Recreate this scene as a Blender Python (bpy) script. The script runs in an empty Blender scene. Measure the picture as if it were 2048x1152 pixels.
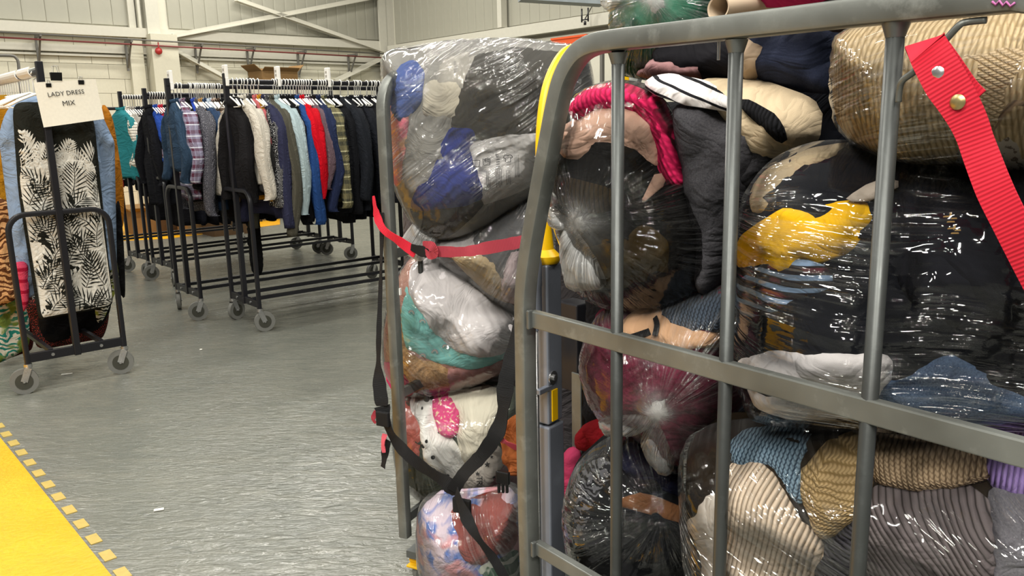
import bpy, bmesh, math, random
import numpy as np
from mathutils import Vector, Matrix
from mathutils.geometry import delaunay_2d_cdt

# ------------------------------------------------------------------ camera
SC = bpy.context.scene
COL = SC.collection
F = 1620.0
CAM = np.array([0.0, 0.0, 1.4])
_up = np.array([-176.0, 7925.0, 1620.0]); _up /= np.linalg.norm(_up)
_fw = np.array([0, 0, -1.0]); _fw -= _fw.dot(_up) * _up; _fw /= np.linalg.norm(_fw)
_rt = np.cross(_fw, _up)
RM = np.array([_rt, _fw, _up])
cd = bpy.data.cameras.new('camera'); cam = bpy.data.objects.new('camera', cd); COL.objects.link(cam)
cd.sensor_width = 36.0; cd.lens = 36.0 * F / 2048.0; cd.clip_start = 0.05; cd.clip_end = 100
m4 = Matrix([list(RM[i]) + [CAM[i]] for i in range(3)] + [[0, 0, 0, 1]])
cam.matrix_world = m4
SC.camera = cam

# ------------------------------------------------------------------ world, lamps, exposure
SC.view_settings.view_transform = 'Standard'; SC.view_settings.look = 'None'
SC.view_settings.gamma = 1.0; SC.view_settings.use_curve_mapping = False
SC.view_settings.exposure = 0.0
w = bpy.data.worlds.new('world'); SC.world = w; w.use_nodes = True
w.node_tree.nodes['Background'].inputs[0].default_value = (1.0, 0.97, 0.92, 1)
w.node_tree.nodes['Background'].inputs[1].default_value = 0.19
SC.cycles.max_bounces = 6; SC.cycles.diffuse_bounces = 2; SC.cycles.glossy_bounces = 3
SC.cycles.transmission_bounces = 2; SC.cycles.transparent_max_bounces = 14
SC.cycles.sample_clamp_indirect = 4.0; SC.cycles.caustics_reflective = False; SC.cycles.caustics_refractive = False
SC.cycles.use_adaptive_sampling = True; SC.cycles.adaptive_threshold = 0.02
SC.cycles.use_denoising = True
def lamp(x, y, z, sx, sy, p, az=41, col=(1.0, 0.965, 0.88)):
    l = bpy.data.lights.new('strip_or_fill_lamp', 'AREA'); l.shape = 'RECTANGLE'; l.size = sx; l.size_y = sy
    l.energy = p; l.color = col
    o = bpy.data.objects.new('strip_or_fill_lamp', l); COL.objects.link(o); o.location = (x, y, z)
    o.rotation_euler = (0, 0, math.radians(az)); return o
LZ = 5.2
for (x, y, p) in [(-2.2, 2.2, 95), (0.4, -0.6, 80), (-0.9, 5.6, 95), (2.6, 2.0, 75), (-4.6, 5.6, 75), (-3.2, 9.2, 110), (-7.0, 9.0, 75), (0.6, 9.4, 70), (-2.4, -1.8, 190), (-5.4, 1.6, 45), (0.2, -3.4, 260), (-3.2, -4.6, 200), (-2.6, 11.6, 100), (-4.6, 13.0, 55)]:  # furthest lamps behind the camera are added fill to brighten the bag fronts
    lamp(x, y, LZ, 2.4, 0.22, p * 1.35)

# ------------------------------------------------------------------ projection helpers (photo pixels -> places in the hall)
def ray(x, y): return RM @ np.array([x - 1024.0, -(y - 576.0), -F])
def on_floor(x, y, z=0.0):
    d = ray(x, y); return CAM + d * ((z - 1.4) / d[2])
def az_dir(deg): return np.array([math.sin(math.radians(deg)), math.cos(math.radians(deg)), 0.0])
class Plane:
    """vertical plane: u runs to the right, v up, n towards the viewer"""
    def __init__(s, o, u):
        s.o = np.array([o[0], o[1], 0.0]); s.U = np.array(u, float); s.V = np.array([0, 0, 1.0]); s.N = np.cross(s.U, s.V)
    def off(s, d): return Plane(s.o - s.N * d, s.U)          # d metres further back
    def uv(s, x, y, h=0.0):
        d = ray(x, y); oo = s.o + s.N * h
        t = (oo - CAM).dot(s.N) / d.dot(s.N); p = CAM + d * t
        return np.array([(p - s.o).dot(s.U), p[2]])
    def uvh(s, pts, hf):
        out = []
        for (x, y) in pts:
            h = 0.0
            for _ in range(7):
                q = s.uv(x, y, h); h = 0.5 * h + 0.5 * float(hf(np.array([q]))[0])
            out.append(s.uv(x, y, h))
        return np.array(out)
    def P(s, u, v, h=0.0): return s.o + s.U * u + s.V * v + s.N * h
    def at(s, x, y, h=0.0):
        q = s.uv(x, y, h); return s.P(q[0], q[1], h)

A1 = az_dir(-38.3)                 # cage side, away to the left
B1 = az_dir(51.7)                  # into the cage
P0 = Plane((0.035, 1.40), -A1)     # near side frame of the front cage
Q0 = Plane((-0.32, 2.27), az_dir(117.0))   # open face of the rear cage
B2 = az_dir(27.0)
GW = az_dir(49.0)                  # long wall and the rails, away to the right
GP = az_dir(-41.0)

# ------------------------------------------------------------------ numeric noise
def _hash(ix, iy, seed):
    n = (ix.astype(np.int64) * 374761393 + iy.astype(np.int64) * 668265263 + seed * 1442695041) & 0xffffffff
    n = ((n ^ (n >> 13)) * 1274126177) & 0xffffffff
    return ((n ^ (n >> 16)) & 0xffff) / 65535.0
def vnoise(x, y, seed=0):
    x = np.asarray(x, float); y = np.asarray(y, float)
    ix = np.floor(x); iy = np.floor(y); fx = x - ix; fy = y - iy
    fx = fx * fx * fx * (fx * (fx * 6 - 15) + 10); fy = fy * fy * fy * (fy * (fy * 6 - 15) + 10)
    a = _hash(ix, iy, seed); b = _hash(ix + 1, iy, seed); c = _hash(ix, iy + 1, seed); d = _hash(ix + 1, iy + 1, seed)
    return (a * (1 - fx) + b * fx) * (1 - fy) + (c * (1 - fx) + d * fx) * fy
def folds(u, v, ang, wl, seed):
    a = math.radians(ang); x = u * math.cos(a) + v * math.sin(a); y = -u * math.sin(a) + v * math.cos(a)
    wx = (vnoise(x / (wl * 3), y / (wl * 3), seed + 9) - .5) * wl * 3
    r1 = 1 - np.abs(2 * vnoise((y + wx) / wl, x / (wl * 4.5), seed) - 1)
    r2 = 1 - np.abs(2 * vnoise((y + wx) / (wl * .45), x / (wl * 2.2), seed + 3) - 1)
    return (r1 ** 1.5) * .75 + (r2 ** 1.5) * .3 - .5

# ------------------------------------------------------------------ mesh helpers
def tag(o, label=None, cat=None, group=None, kind=None):
    if label: o['label'] = label
    if cat: o['category'] = cat
    if group: o['group'] = group
    if kind: o['kind'] = kind
    return o
def empty(name, loc, label=None, cat=None, group=None, rz=0.0):
    o = bpy.data.objects.new(name, None); COL.objects.link(o); o.location = loc; o.rotation_euler = (0, 0, rz)
    o.empty_display_size = 0.1
    return tag(o, label, cat, group)
def finish(name, verts, faces, mat, parent=None, smooth=True, uv=None, attrs=None, local=False):
    verts = np.asarray(verts, float)
    me = bpy.data.meshes.new(name)
    if parent is None and not local:
        org = np.array([verts[:, 0].mean(), verts[:, 1].mean(), verts[:, 2].min()])
        verts = verts - org
    elif parent is not None and not local:
        org = None
        pm = parent_world(parent).inverted()
        verts = np.array([tuple(pm @ Vector(v)) for v in verts])
    else: org = None
    me.from_pydata([tuple(v) for v in verts], [], [tuple(f) for f in faces])
    if uv is not None:
        l = me.uv_layers.new(name='UVMap'); uv = np.asarray(uv)
        idx = np.zeros(len(me.loops), int); me.loops.foreach_get('vertex_index', idx)
        l.data.foreach_set('uv', uv[idx].ravel())
    if attrs:
        for k, arr in attrs.items():
            arr = np.asarray(arr, float)
            if arr.ndim == 1:
                at = me.attributes.new(k, 'FLOAT', 'POINT'); at.data.foreach_set('value', arr)
            else:
                at = me.attributes.new(k, 'FLOAT_VECTOR', 'POINT'); at.data.foreach_set('vector', arr.ravel())
    if smooth is True: me.polygons.foreach_set('use_smooth', [True] * len(me.polygons))
    if mat: me.materials.append(mat)
    me.update()
    o = bpy.data.objects.new(name, me); COL.objects.link(o)
    if org is not None: o.location = org
    if parent is not None: o.parent = parent
    return o
def parent_world(p):
    m = Matrix.LocRotScale(p.location, p.rotation_euler, p.scale)
    return (parent_world(p.parent) @ m) if p.parent else m
class MB:
    def __init__(s): s.v = []; s.f = []; s.uv = []
    def add(s, vs, fs, uvs=None):
        n = len(s.v); s.v += [tuple(x) for x in vs]; s.f += [tuple(i + n for i in f) for f in fs]
        s.uv += list(uvs) if uvs is not None else [(x[0] + x[1] * .7, x[2]) for x in vs]
        return s
    def box(s, c, dx, dy, dz, ax=None):
        """box round c with half sizes; ax = three axes"""
        ax = ax or (np.array([1, 0, 0.]), np.array([0, 1, 0.]), np.array([0, 0, 1.])); c = np.array(c, float)
        vs = [c + ax[0] * dx * i + ax[1] * dy * j + ax[2] * dz * k for k in (-1, 1) for j in (-1, 1) for i in (-1, 1)]
        return s.add(vs, [(0, 2, 3, 1), (4, 5, 7, 6), (0, 1, 5, 4), (2, 6, 7, 3), (0, 4, 6, 2), (1, 3, 7, 5)])
    def bar(s, p, q, w, h, side):
        """rectangular bar p-q, w along side, h across"""
        p = np.array(p, float); q = np.array(q, float); d = q - p; L = np.linalg.norm(d); d /= L
        sd = np.array(side, float); sd -= sd.dot(d) * d; sd /= np.linalg.norm(sd); ot = np.cross(d, sd)
        return s.box((p + q) / 2, L / 2, w / 2, h / 2, (d, sd, ot))
    def sweep(s, path, prof, ref, closed=False, caps=True):
        """prof: (a,b) pairs; a along ref, b across it"""
        path = [np.array(p, float) for p in path]; n = len(path); k = len(prof); ref = np.array(ref, float); vs = []; uvs = []
        L = 0.0
        for i, p in enumerate(path):
            t = path[min(i + 1, n - 1)] - path[max(i - 1, 0)]; t /= np.linalg.norm(t)
            r = ref - ref.dot(t) * t; r /= max(1e-9, np.linalg.norm(r)); o = np.cross(t, r)
            if i: L += np.linalg.norm(p - path[i - 1])
            sc = 1.0
            if 0 < i < n - 1:
                a = path[i] - path[i - 1]; b = path[i + 1] - path[i]; c = a.dot(b) / (np.linalg.norm(a) * np.linalg.norm(b) + 1e-12)
                sc = 1 / max(.5, math.sqrt((1 + min(1, c)) / 2))
            for j, pr in enumerate(prof):
                sca = pr[2] if len(pr) > 2 else 1
                vs.append(p + r * pr[0] + o * pr[1] * sc); uvs.append((L, j * .02))
        fs = [(i * k + j, i * k + (j + 1) % k, (i + 1) * k + (j + 1) % k, (i + 1) * k + j) for i in range(n - 1) for j in range(k)]
        if caps: fs += [tuple(range(k))[::-1], tuple((n - 1) * k + j for j in range(k))]
        return s.add(vs, fs, uvs)
    def tube(s, path, r, n=10, ref=(0.13, 0.27, 0.95)):
        t = np.array(path[-1], float) - np.array(path[0], float)
        ref = np.array(ref, float)
        if abs(t.dot(ref)) > .93 * np.linalg.norm(t) * np.linalg.norm(ref): ref = np.array([.9, .3, .1])
        return s.sweep(path, [(r * math.cos(2 * math.pi * j / n), r * math.sin(2 * math.pi * j / n)) for j in range(n)], ref)
    def cyl(s, p, q, r, n=16, r2=None):
        r2 = r if r2 is None else r2
        p = np.array(p, float); q = np.array(q, float); d = (q - p) / np.linalg.norm(q - p)
        a = np.array([0, 0, 1.]) if abs(d[2]) < .9 else np.array([1., 0, 0]); a -= a.dot(d) * d; a /= np.linalg.norm(a); b = np.cross(d, a)
        vs = [c + (a * math.cos(2 * math.pi * j / n) + b * math.sin(2 * math.pi * j / n)) * rr for c, rr in ((p, r), (q, r2)) for j in range(n)]
        return s.add(vs, [(j, (j + 1) % n, n + (j + 1) % n, n + j) for j in range(n)] + [tuple(range(n))[::-1], tuple(range(n, 2 * n))])
    def lathe(s, c, axis, prof, n=20):
        c = np.array(c, float); d = np.array(axis, float); d /= np.linalg.norm(d)
        a = np.array([0, 0, 1.]) if abs(d[2]) < .9 else np.array([1., 0, 0]); a -= a.dot(d) * d; a /= np.linalg.norm(a); b = np.cross(d, a)
        vs = [c + d * h + (a * math.cos(2 * math.pi * j / n) + b * math.sin(2 * math.pi * j / n)) * r for (r, h) in prof for j in range(n)]
        k = len(prof)
        return s.add(vs, [(i * n + j, i * n + (j + 1) % n, (i + 1) * n + (j + 1) % n, (i + 1) * n + j) for i in range(k - 1) for j in range(n)] + [tuple(range(n))[::-1], tuple((k - 1) * n + j for j in range(n))])
    def build(s, name, mat, parent=None, smooth=False, local=False, bevel=0):
        o = finish(name, s.v, s.f, mat, parent, smooth, uv=s.uv, local=local)
        if bevel:
            b = o.modifiers.new('bevel', 'BEVEL'); b.width = bevel; b.segments = 2; b.limit_method = 'ANGLE'
        if smooth == 'auto':
            me = o.data; me.polygons.foreach_set('use_smooth', [True] * len(me.polygons)); me.set_sharp_from_angle(angle=math.radians(38))
        return o
def rrect(w, h, r, n=3):
    out = []
    for (cx, cy, a0) in ((w / 2 - r, h / 2 - r, 0), (-w / 2 + r, h / 2 - r, 90), (-w / 2 + r, -h / 2 + r, 180), (w / 2 - r, -h / 2 + r, 270)):
        for i in range(n):
            a = math.radians(a0 + 90 * i / (n - 1)); out.append((cx + r * math.cos(a), cy + r * math.sin(a)))
    return out
def spline(pts, n=8, closed=False):
    pts = [np.array(p, float) for p in pts]; out = []; N = len(pts)
    rng = range(N if closed else N - 1)
    for i in rng:
        if closed: p0, p1, p2, p3 = pts[i - 1], pts[i], pts[(i + 1) % N], pts[(i + 2) % N]
        else: p0, p1, p2, p3 = pts[max(i - 1, 0)], pts[i], pts[i + 1], pts[min(i + 2, N - 1)]
        for j in range(n):
            t = j / n
            out.append(.5 * (2 * p1 + (p2 - p0) * t + (2 * p0 - 5 * p1 + 4 * p2 - p3) * t * t + (3 * p1 - p0 - 3 * p2 + p3) * t ** 3))
    if not closed: out.append(pts[-1])
    return out

# ------------------------------------------------------------------ materials
class NT:
    def __init__(s, name):
        s.m = bpy.data.materials.new(name); s.m.use_nodes = True; s.t = s.m.node_tree; s.t.nodes.clear()
        s.out = s.t.nodes.new('ShaderNodeOutputMaterial')
    def n(s, typ, **kw):
        nd = s.t.nodes.new(typ)
        for k, v in kw.items():
            if k == 'ins':
                for kk, vv in v.items():
                    if hasattr(vv, 'is_linked') or isinstance(vv, bpy.types.NodeSocket): s.t.links.new(vv, nd.inputs[kk])
                    else: nd.inputs[kk].default_value = vv
            else: setattr(nd, k, v)
        return nd
    def math(s, op, a, b=None, c=None, clamp=False):
        nd = s.t.nodes.new('ShaderNodeMath'); nd.operation = op; nd.use_clamp = clamp
        for i, x in enumerate((a, b, c)):
            if x is None: continue
            if isinstance(x, bpy.types.NodeSocket): s.t.links.new(x, nd.inputs[i])
            else: nd.inputs[i].default_value = x
        return nd.outputs[0]
    def mix(s, f, a, b):
        nd = s.t.nodes.new('ShaderNodeMix'); nd.data_type = 'RGBA'
        for k, x in ((0, f), (6, a), (7, b)):
            if isinstance(x, bpy.types.NodeSocket): s.t.links.new(x, nd.inputs[k])
            else: nd.inputs[k].default_value = x if k == 0 else (*x[:3], 1)
        return nd.outputs[2]
    def ramp(s, x, stops, interp='LINEAR'):
        nd = s.t.nodes.new('ShaderNodeValToRGB'); s.t.links.new(x, nd.inputs[0]); cr = nd.color_ramp; cr.interpolation = interp
        while len(cr.elements) < len(stops): cr.elements.new(0.5)
        for e, (p, c) in zip(cr.elements, stops): e.position = p; e.color = (*c[:3], 1) if isinstance(c, (tuple, list)) else (c, c, c, 1)
        return nd.outputs[0]
    def noise(s, vec, scale, detail=3, rough=.55, dist=0.0, out=0):
        nd = s.n('ShaderNodeTexNoise', ins={'Scale': scale, 'Detail': detail, 'Roughness': rough, 'Distortion': dist})
        if vec is not None: s.t.links.new(vec, nd.inputs['Vector'])
        return nd.outputs[out]
    def link(s, a, b): s.t.links.new(a, b)
def lin(c):
    """'#rrggbb' to linear"""
    c = c.lstrip('#'); v = [int(c[i:i + 2], 16) / 255 for i in (0, 2, 4)]
    return tuple(x / 12.92 if x <= .04045 else ((x + .055) / 1.055) ** 2.4 for x in v)
MC = {}
def metal(name, col, rough=.45, metallic=.8, scale=30, var=.25, bump=.1, col2=None):
    if name in MC: return MC[name]
    t = NT(name); tc = t.n('ShaderNodeTexCoord').outputs['Object']
    n1 = t.noise(tc, scale, 5, .65); n2 = t.noise(tc, scale * .3, 3)
    vor = t.n('ShaderNodeTexVoronoi', ins={'Scale': scale * 1.7, 'Vector': tc}).outputs['Color']
    c = lin(col); c2 = lin(col2) if col2 else tuple(x * (1 - var * 1.5) for x in c)
    f = t.ramp(n2, [(.35, 0), (.7, 1)])
    base = t.mix(f, c, c2)
    base = t.mix(t.ramp(n1, [(.55, 0), (.75, 1)]), base, tuple(min(1, x * (1 + var)) for x in c))
    bsdf = t.n('ShaderNodeBsdfPrincipled', ins={'Base Color': base, 'Metallic': metallic})
    t.link(t.math('MULTIPLY_ADD', n1, .25, rough - .1), bsdf.inputs['Roughness'])
    b = t.n('ShaderNodeBump', ins={'Strength': bump, 'Distance': .004, 'Height': n1}); t.link(b.outputs[0], bsdf.inputs['Normal'])
    t.link(bsdf.outputs[0], t.out.inputs[0]); MC[name] = t.m; return t.m
def plain(name, col, rough=.5, metallic=0.0, spec=.5, bump=0, scale=80, var=.08):
    if name in MC: return MC[name]
    t = NT(name); tc = t.n('ShaderNodeTexCoord').outputs['Object']; n1 = t.noise(tc, scale, 3)
    c = lin(col); base = t.mix(n1, tuple(x * (1 - var) for x in c), tuple(min(1, x * (1 + var)) for x in c))
    bsdf = t.n('ShaderNodeBsdfPrincipled', ins={'Base Color': base, 'Metallic': metallic, 'Roughness': rough, 'Specular IOR Level': spec})
    if bump:
        b = t.n('ShaderNodeBump', ins={'Strength': bump, 'Distance': .004, 'Height': n1}); t.link(b.outputs[0], bsdf.inputs['Normal'])
    t.link(bsdf.outputs[0], t.out.inputs[0]); MC[name] = t.m; return t.m
def fabric(col, kind='plain', col2=None, s=1.0, col3=None):
    key = ('f', col, kind, col2, s, col3)
    if key in MC: return MC[key]
    t = NT('cloth_' + kind); uvn = t.n('ShaderNodeUVMap', uv_map='UVMap').outputs[0]
    c = lin(col); c2 = lin(col2) if col2 else tuple(x * .45 for x in c); c3 = lin(col3) if col3 else c2
    sep = t.n('ShaderNodeSeparateXYZ', ins={0: uvn}); U, V = sep.outputs[0], sep.outputs[1]
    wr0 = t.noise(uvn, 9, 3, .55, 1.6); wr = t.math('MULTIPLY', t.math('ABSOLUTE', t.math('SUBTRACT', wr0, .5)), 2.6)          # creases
    weave = t.noise(uvn, 900, 2)
    warp = t.noise(uvn, 9, 2); Uw = t.math('ADD', U, t.math('MULTIPLY', warp, .010)); Vw = t.math('ADD', V, t.math('MULTIPLY', warp, .010))
    h = t.math('MULTIPLY', wr, 1.0); hd = .016; base = c; bs = .6
    def sine(x, per, ph=0.0): return t.math('MULTIPLY_ADD', t.math('SINE', t.math('MULTIPLY', x, 2 * math.pi / per)), .5, .5)
    if kind == 'plain':
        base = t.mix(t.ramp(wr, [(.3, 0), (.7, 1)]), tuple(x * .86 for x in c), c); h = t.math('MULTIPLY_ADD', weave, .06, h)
    elif kind in ('rib', 'knit', 'cable', 'chunky'):
        per = {'rib': .0085, 'knit': .006, 'cable': .011, 'chunky': .012}[kind] * s
        a = sine(Uw, per); b = sine(t.math('ADD', Vw, t.math('MULTIPLY', t.math('ABSOLUTE', t.math('SINE', t.math('MULTIPLY', Uw, math.pi / per))), per * .5)), per * (.8 if kind != 'rib' else .45))
        if kind == 'rib': pat = t.math('POWER', a, .6)
        elif kind == 'cable':
            tw = sine(t.math('ADD', t.math('MULTIPLY', Vw, 1.0), t.math('MULTIPLY', t.math('SINE', t.math('MULTIPLY', Uw, 2 * math.pi / .05)), .02)), .016)
            pat = t.math('MULTIPLY', t.math('POWER', a, .7), t.math('MULTIPLY_ADD', tw, .7, .3))
        else: pat = t.math('MULTIPLY', t.math('POWER', a, .6), t.math('MULTIPLY_ADD', b, .75, .25))
        base = t.mix(t.ramp(pat, [(.05, 0), (.5, 1)]), c2, c)
        if col3: base = t.mix(t.ramp(t.noise(uvn, 22, 2), [(.5, 0), (.62, 1)]), base, t.mix(pat, tuple(x * .5 for x in c3), c3))
        h = t.math('MULTIPLY_ADD', pat, .32, h); bs = .6
    elif kind in ('marl', 'denim', 'fleece'):
        sc = {'marl': 350, 'denim': 420, 'fleece': 90}[kind]
        n2 = t.noise(uvn, sc, 3, .8); base = t.mix(t.ramp(n2, [(.38, 0), (.62, 1)]), c2, c)
        if kind == 'denim': base = t.mix(t.ramp(t.noise(uvn, 12, 3), [(.35, 0), (.7, .5)]), base, tuple(min(1, x * 1.5) for x in c))
        h = t.math('MULTIPLY_ADD', n2, .25 if kind == 'fleece' else .08, h)
    elif kind == 'stripes':
        st = t.math('LESS_THAN', t.math('FRACT', t.math('DIVIDE', Vw, .022 * s)), .2); base = t.mix(st, c, c2)
    elif kind == 'widestripes':
        st = t.math('LESS_THAN', t.math('FRACT', t.math('DIVIDE', Vw, .07 * s)), .3); base = t.mix(st, c, c2)
        h = t.math('MULTIPLY_ADD', sine(Uw, .005), .2, h)
    elif kind == 'plaid':
        a = t.math('LESS_THAN', t.math('FRACT', t.math('DIVIDE', U, .07 * s)), .42); b = t.math('LESS_THAN', t.math('FRACT', t.math('DIVIDE', V, .075 * s)), .42)
        l1 = t.math('LESS_THAN', t.math('FRACT', t.math('DIVIDE', V, .1 * s)), .1)
        base = t.mix(t.math('MULTIPLY', t.math('ADD', a, b), .5), c, c2); base = t.mix(l1, base, c3)
    elif kind == 'leopard':
        vo = t.n('ShaderNodeTexVoronoi', ins={'Scale': 55 / s, 'Vector': uvn, 'Randomness': 1.0}); d = t.math('ADD', vo.outputs['Distance'], t.math('MULTIPLY', t.noise(uvn, 90 / s, 2), .35))
        base = t.mix(t.ramp(d, [(.42, 0), (.52, 1)]), c2, c)
    elif kind == 'dots':
        vo = t.n('ShaderNodeTexVoronoi', ins={'Scale': 38 / s, 'Vector': uvn, 'Randomness': .75}); d = t.math('ADD', vo.outputs['Distance'], t.math('MULTIPLY', t.noise(uvn, 60 / s, 1), .12))
        base = t.mix(t.ramp(d, [(.25, 0), (.29, 1)]), c2, c)
    elif kind == 'speckle':
        base = t.mix(t.ramp(t.noise(uvn, 170 / s, 2), [(.56, 0), (.62, 1)]), c, c2)
    elif kind == 'blotch':
        n2 = t.noise(uvn, 16 / s, 3, .5, .8); n3 = t.noise(uvn, 11 / s, 2)
        base = t.mix(t.ramp(n2, [(.42, 0), (.54, 1)]), c, c2); base = t.mix(t.ramp(n3, [(.52, 0), (.6, 1)]), base, c3)
        h = t.math('MULTIPLY_ADD', t.noise(uvn, 120, 3), .2, h)
    elif kind == 'leaf':
        w2 = t.n('ShaderNodeTexWave', wave_type='RINGS', ins={'Vector': uvn, 'Scale': 14 / s, 'Distortion': 14, 'Detail': 2, 'Detail Scale': 1.2}).outputs['Fac']
        base = t.mix(t.ramp(w2, [(.45, 0), (.55, 1)]), c, c2)
        if col3: base = t.mix(t.ramp(t.noise(uvn, 12 / s, 2), [(.5, 0), (.56, 1)]), base, c3)
    elif kind == 'paisley':
        w2 = t.n('ShaderNodeTexWave', wave_type='RINGS', ins={'Vector': uvn, 'Scale': 20 / s, 'Distortion': 5, 'Detail': 1, 'Detail Scale': .5}).outputs['Fac']
        base = t.mix(t.ramp(w2, [(.62, 0), (.72, 1)]), c, c2); base = t.mix(t.math('MULTIPLY', t.ramp(t.noise(uvn, 18, 2), [(.5, 0), (.55, 1)]), t.ramp(w2, [(.2, 1), (.3, 0)])), base, c3)
    dk = lin('#0a0a0a')
    bsdf = t.n('ShaderNodeBsdfPrincipled', ins={'Roughness': .9, 'Specular IOR Level': .12})
    if isinstance(base, tuple): bsdf.inputs['Base Color'].default_value = (*base[:3], 1)
    else: t.link(base, bsdf.inputs['Base Color'])
    
    b = t.n('ShaderNodeBump', ins={'Strength': bs, 'Distance': hd, 'Height': h}); t.link(b.outputs[0], bsdf.inputs['Normal'])
    t.link(bsdf.outputs[0], t.out.inputs[0]); MC[key] = t.m; return t.m
def film_mat(name='clear_film', haze=.05, streak=.22, rough=.07, tint=(.97, .97, .96), bump=.9):
    if name in MC: return MC[name]
    t = NT(name)
    fl = t.n('ShaderNodeAttribute', attribute_name='flow').outputs['Vector']; hz = t.n('ShaderNodeAttribute', attribute_name='haze').outputs['Fac']
    uvn = t.n('ShaderNodeUVMap', uv_map='UVMap').outputs[0]
    n1 = t.noise(fl, 1.0, 1.5, .5, .3); n2 = t.noise(uvn, 13, 1.5, .5, 1.0); n3 = t.noise(fl, 1.9, 2, .5, .3)
    r1 = t.math('POWER', t.math('SUBTRACT', 1.0, t.math('MULTIPLY', t.math('ABSOLUTE', t.math('SUBTRACT', n1, .5)), 2.0), clamp=True), 7.0)
    r3 = t.math('POWER', t.math('SUBTRACT', 1.0, t.math('MULTIPLY', t.math('ABSOLUTE', t.math('SUBTRACT', n3, .5)), 2.0), clamp=True), 14.0)
    patch = t.ramp(t.noise(uvn, 6, 2), [(.47, .03), (.66, 1)])
    h = t.math('ADD', t.math('MULTIPLY', t.math('MULTIPLY_ADD', r1, 1.0, t.math('MULTIPLY', r3, .35)), patch), t.math('MULTIPLY', n2, 1.0))
    b = t.n('ShaderNodeBump', ins={'Strength': bump, 'Distance': .0075, 'Height': h})
    fr = t.n('ShaderNodeFresnel', ins={'IOR': 1.4}).outputs[0]
    gf = t.math('ADD', t.math('MULTIPLY', t.math('MULTIPLY', t.math('MAXIMUM', r1, r3), patch), .17), t.math('MULTIPLY_ADD', fr, .9, .004), clamp=True)
    gl = t.n('ShaderNodeBsdfGlossy', ins={'Color': (1, 1, 1, 1), 'Roughness': rough, 'Normal': b.outputs[0]})
    tr = t.n('ShaderNodeBsdfTransparent', ins={'Color': (*tint, 1)})
    m1 = t.n('ShaderNodeMixShader', ins={0: gf}); t.link(tr.outputs[0], m1.inputs[1]); t.link(gl.outputs[0], m1.inputs[2])
    df = t.n('ShaderNodeBsdfDiffuse', ins={'Color': (.86, .86, .85, 1), 'Normal': b.outputs[0]})
    tl = t.n('ShaderNodeBsdfTranslucent', ins={'Color': (.8, .8, .8, 1)})
    md = t.n('ShaderNodeMixShader', ins={0: .35}); t.link(df.outputs[0], md.inputs[1]); t.link(tl.outputs[0], md.inputs[2])
    st = r3
    hf = t.math('ADD', t.math('MULTIPLY', t.math('MULTIPLY', st, patch), streak), t.math('ADD', haze, t.math('MULTIPLY', hz, t.math('MULTIPLY_ADD', r3, .7, .6))), clamp=True)
    m2 = t.n('ShaderNodeMixShader', ins={0: hf}); t.link(m1.outputs[0], m2.inputs[1]); t.link(md.outputs[0], m2.inputs[2])
    t.link(m2.outputs[0], t.out.inputs[0]); MC[name] = t.m; return t.m
GALV = metal('galvanised_steel', '#7c7f7b', .42, .5, 22, .2, .12, '#5e605c')
RODM = metal('rod_steel', '#4e5150', .38, .6, 26, .2, .08, '#484a49')
GALVD = metal('dull_steel', '#6f7270', .5, .6, 18, .2, .12)
BLACKM = plain('black_enamel', '#15151a', .38, 0, .5)
CHROME = metal('zinc_plate', '#c8c8c8', .28, .95, 60, .1, .03)
RUBBER = plain('grey_rubber', '#6f6f6a', .6); RUBD = plain('dark_rubber', '#38382f', .6)
YEL = plain('yellow_plastic', '#f0bc06', .38, 0, .5)
WHITEP = plain('white_plastic', '#efeee8', .45)

# ------------------------------------------------------------------ floor and hall
def floor_mat():
    t = NT('painted_concrete'); tc = t.n('ShaderNodeTexCoord').outputs['Object']
    mp = t.n('ShaderNodeMapping', ins={'Vector': tc, 'Rotation': (0, 0, math.radians(35)), 'Scale': (1, 3.2, 1)}).outputs[0]
    n1 = t.noise(tc, .9, 5, .62); n2 = t.noise(mp, 4.5, 5, .65, .4); n3 = t.noise(tc, 38, 3, .6); n4 = t.noise(tc, 120, 2)
    c = t.mix(t.ramp(n1, [(.35, 0), (.65, 1)]), lin('#676963'), lin('#787870'))
    c = t.mix(t.ramp(n2, [(.45, 0), (.72, .65)]), c, lin('#84837a'))
    c = t.mix(t.ramp(t.noise(mp, 13, 4, .7), [(.60, 0), (.66, .45)]), c, lin('#565a58'))
    scr = t.n('ShaderNodeTexNoise', noise_type='RIDGED_MULTIFRACTAL', ins={'Vector': mp, 'Scale': 2.2, 'Detail': 3, 'Roughness': .5}).outputs[0]
    c = t.mix(t.ramp(n4, [(.35, .25), (.7, 0)]), c, lin('#55594f'))
    bs = t.n('ShaderNodeBsdfPrincipled', ins={'Base Color': c, 'Specular IOR Level': .5})
    t.link(t.ramp(n2, [(.3, .30), (.7, .12)]), bs.inputs['Roughness'])
    hh = t.math('ADD', t.math('MULTIPLY', n3, .35), t.math('ADD', t.math('MULTIPLY', n2, .8), t.math('MULTIPLY', t.noise(mp, 11, 3, .55, 1.2), 1.5)))
    b = t.n('ShaderNodeBump', ins={'Strength': .45, 'Distance': .011, 'Height': hh}); t.link(b.outputs[0], bs.inputs['Normal'])
    t.link(bs.outputs[0], t.out.inputs[0]); return t.m
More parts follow.
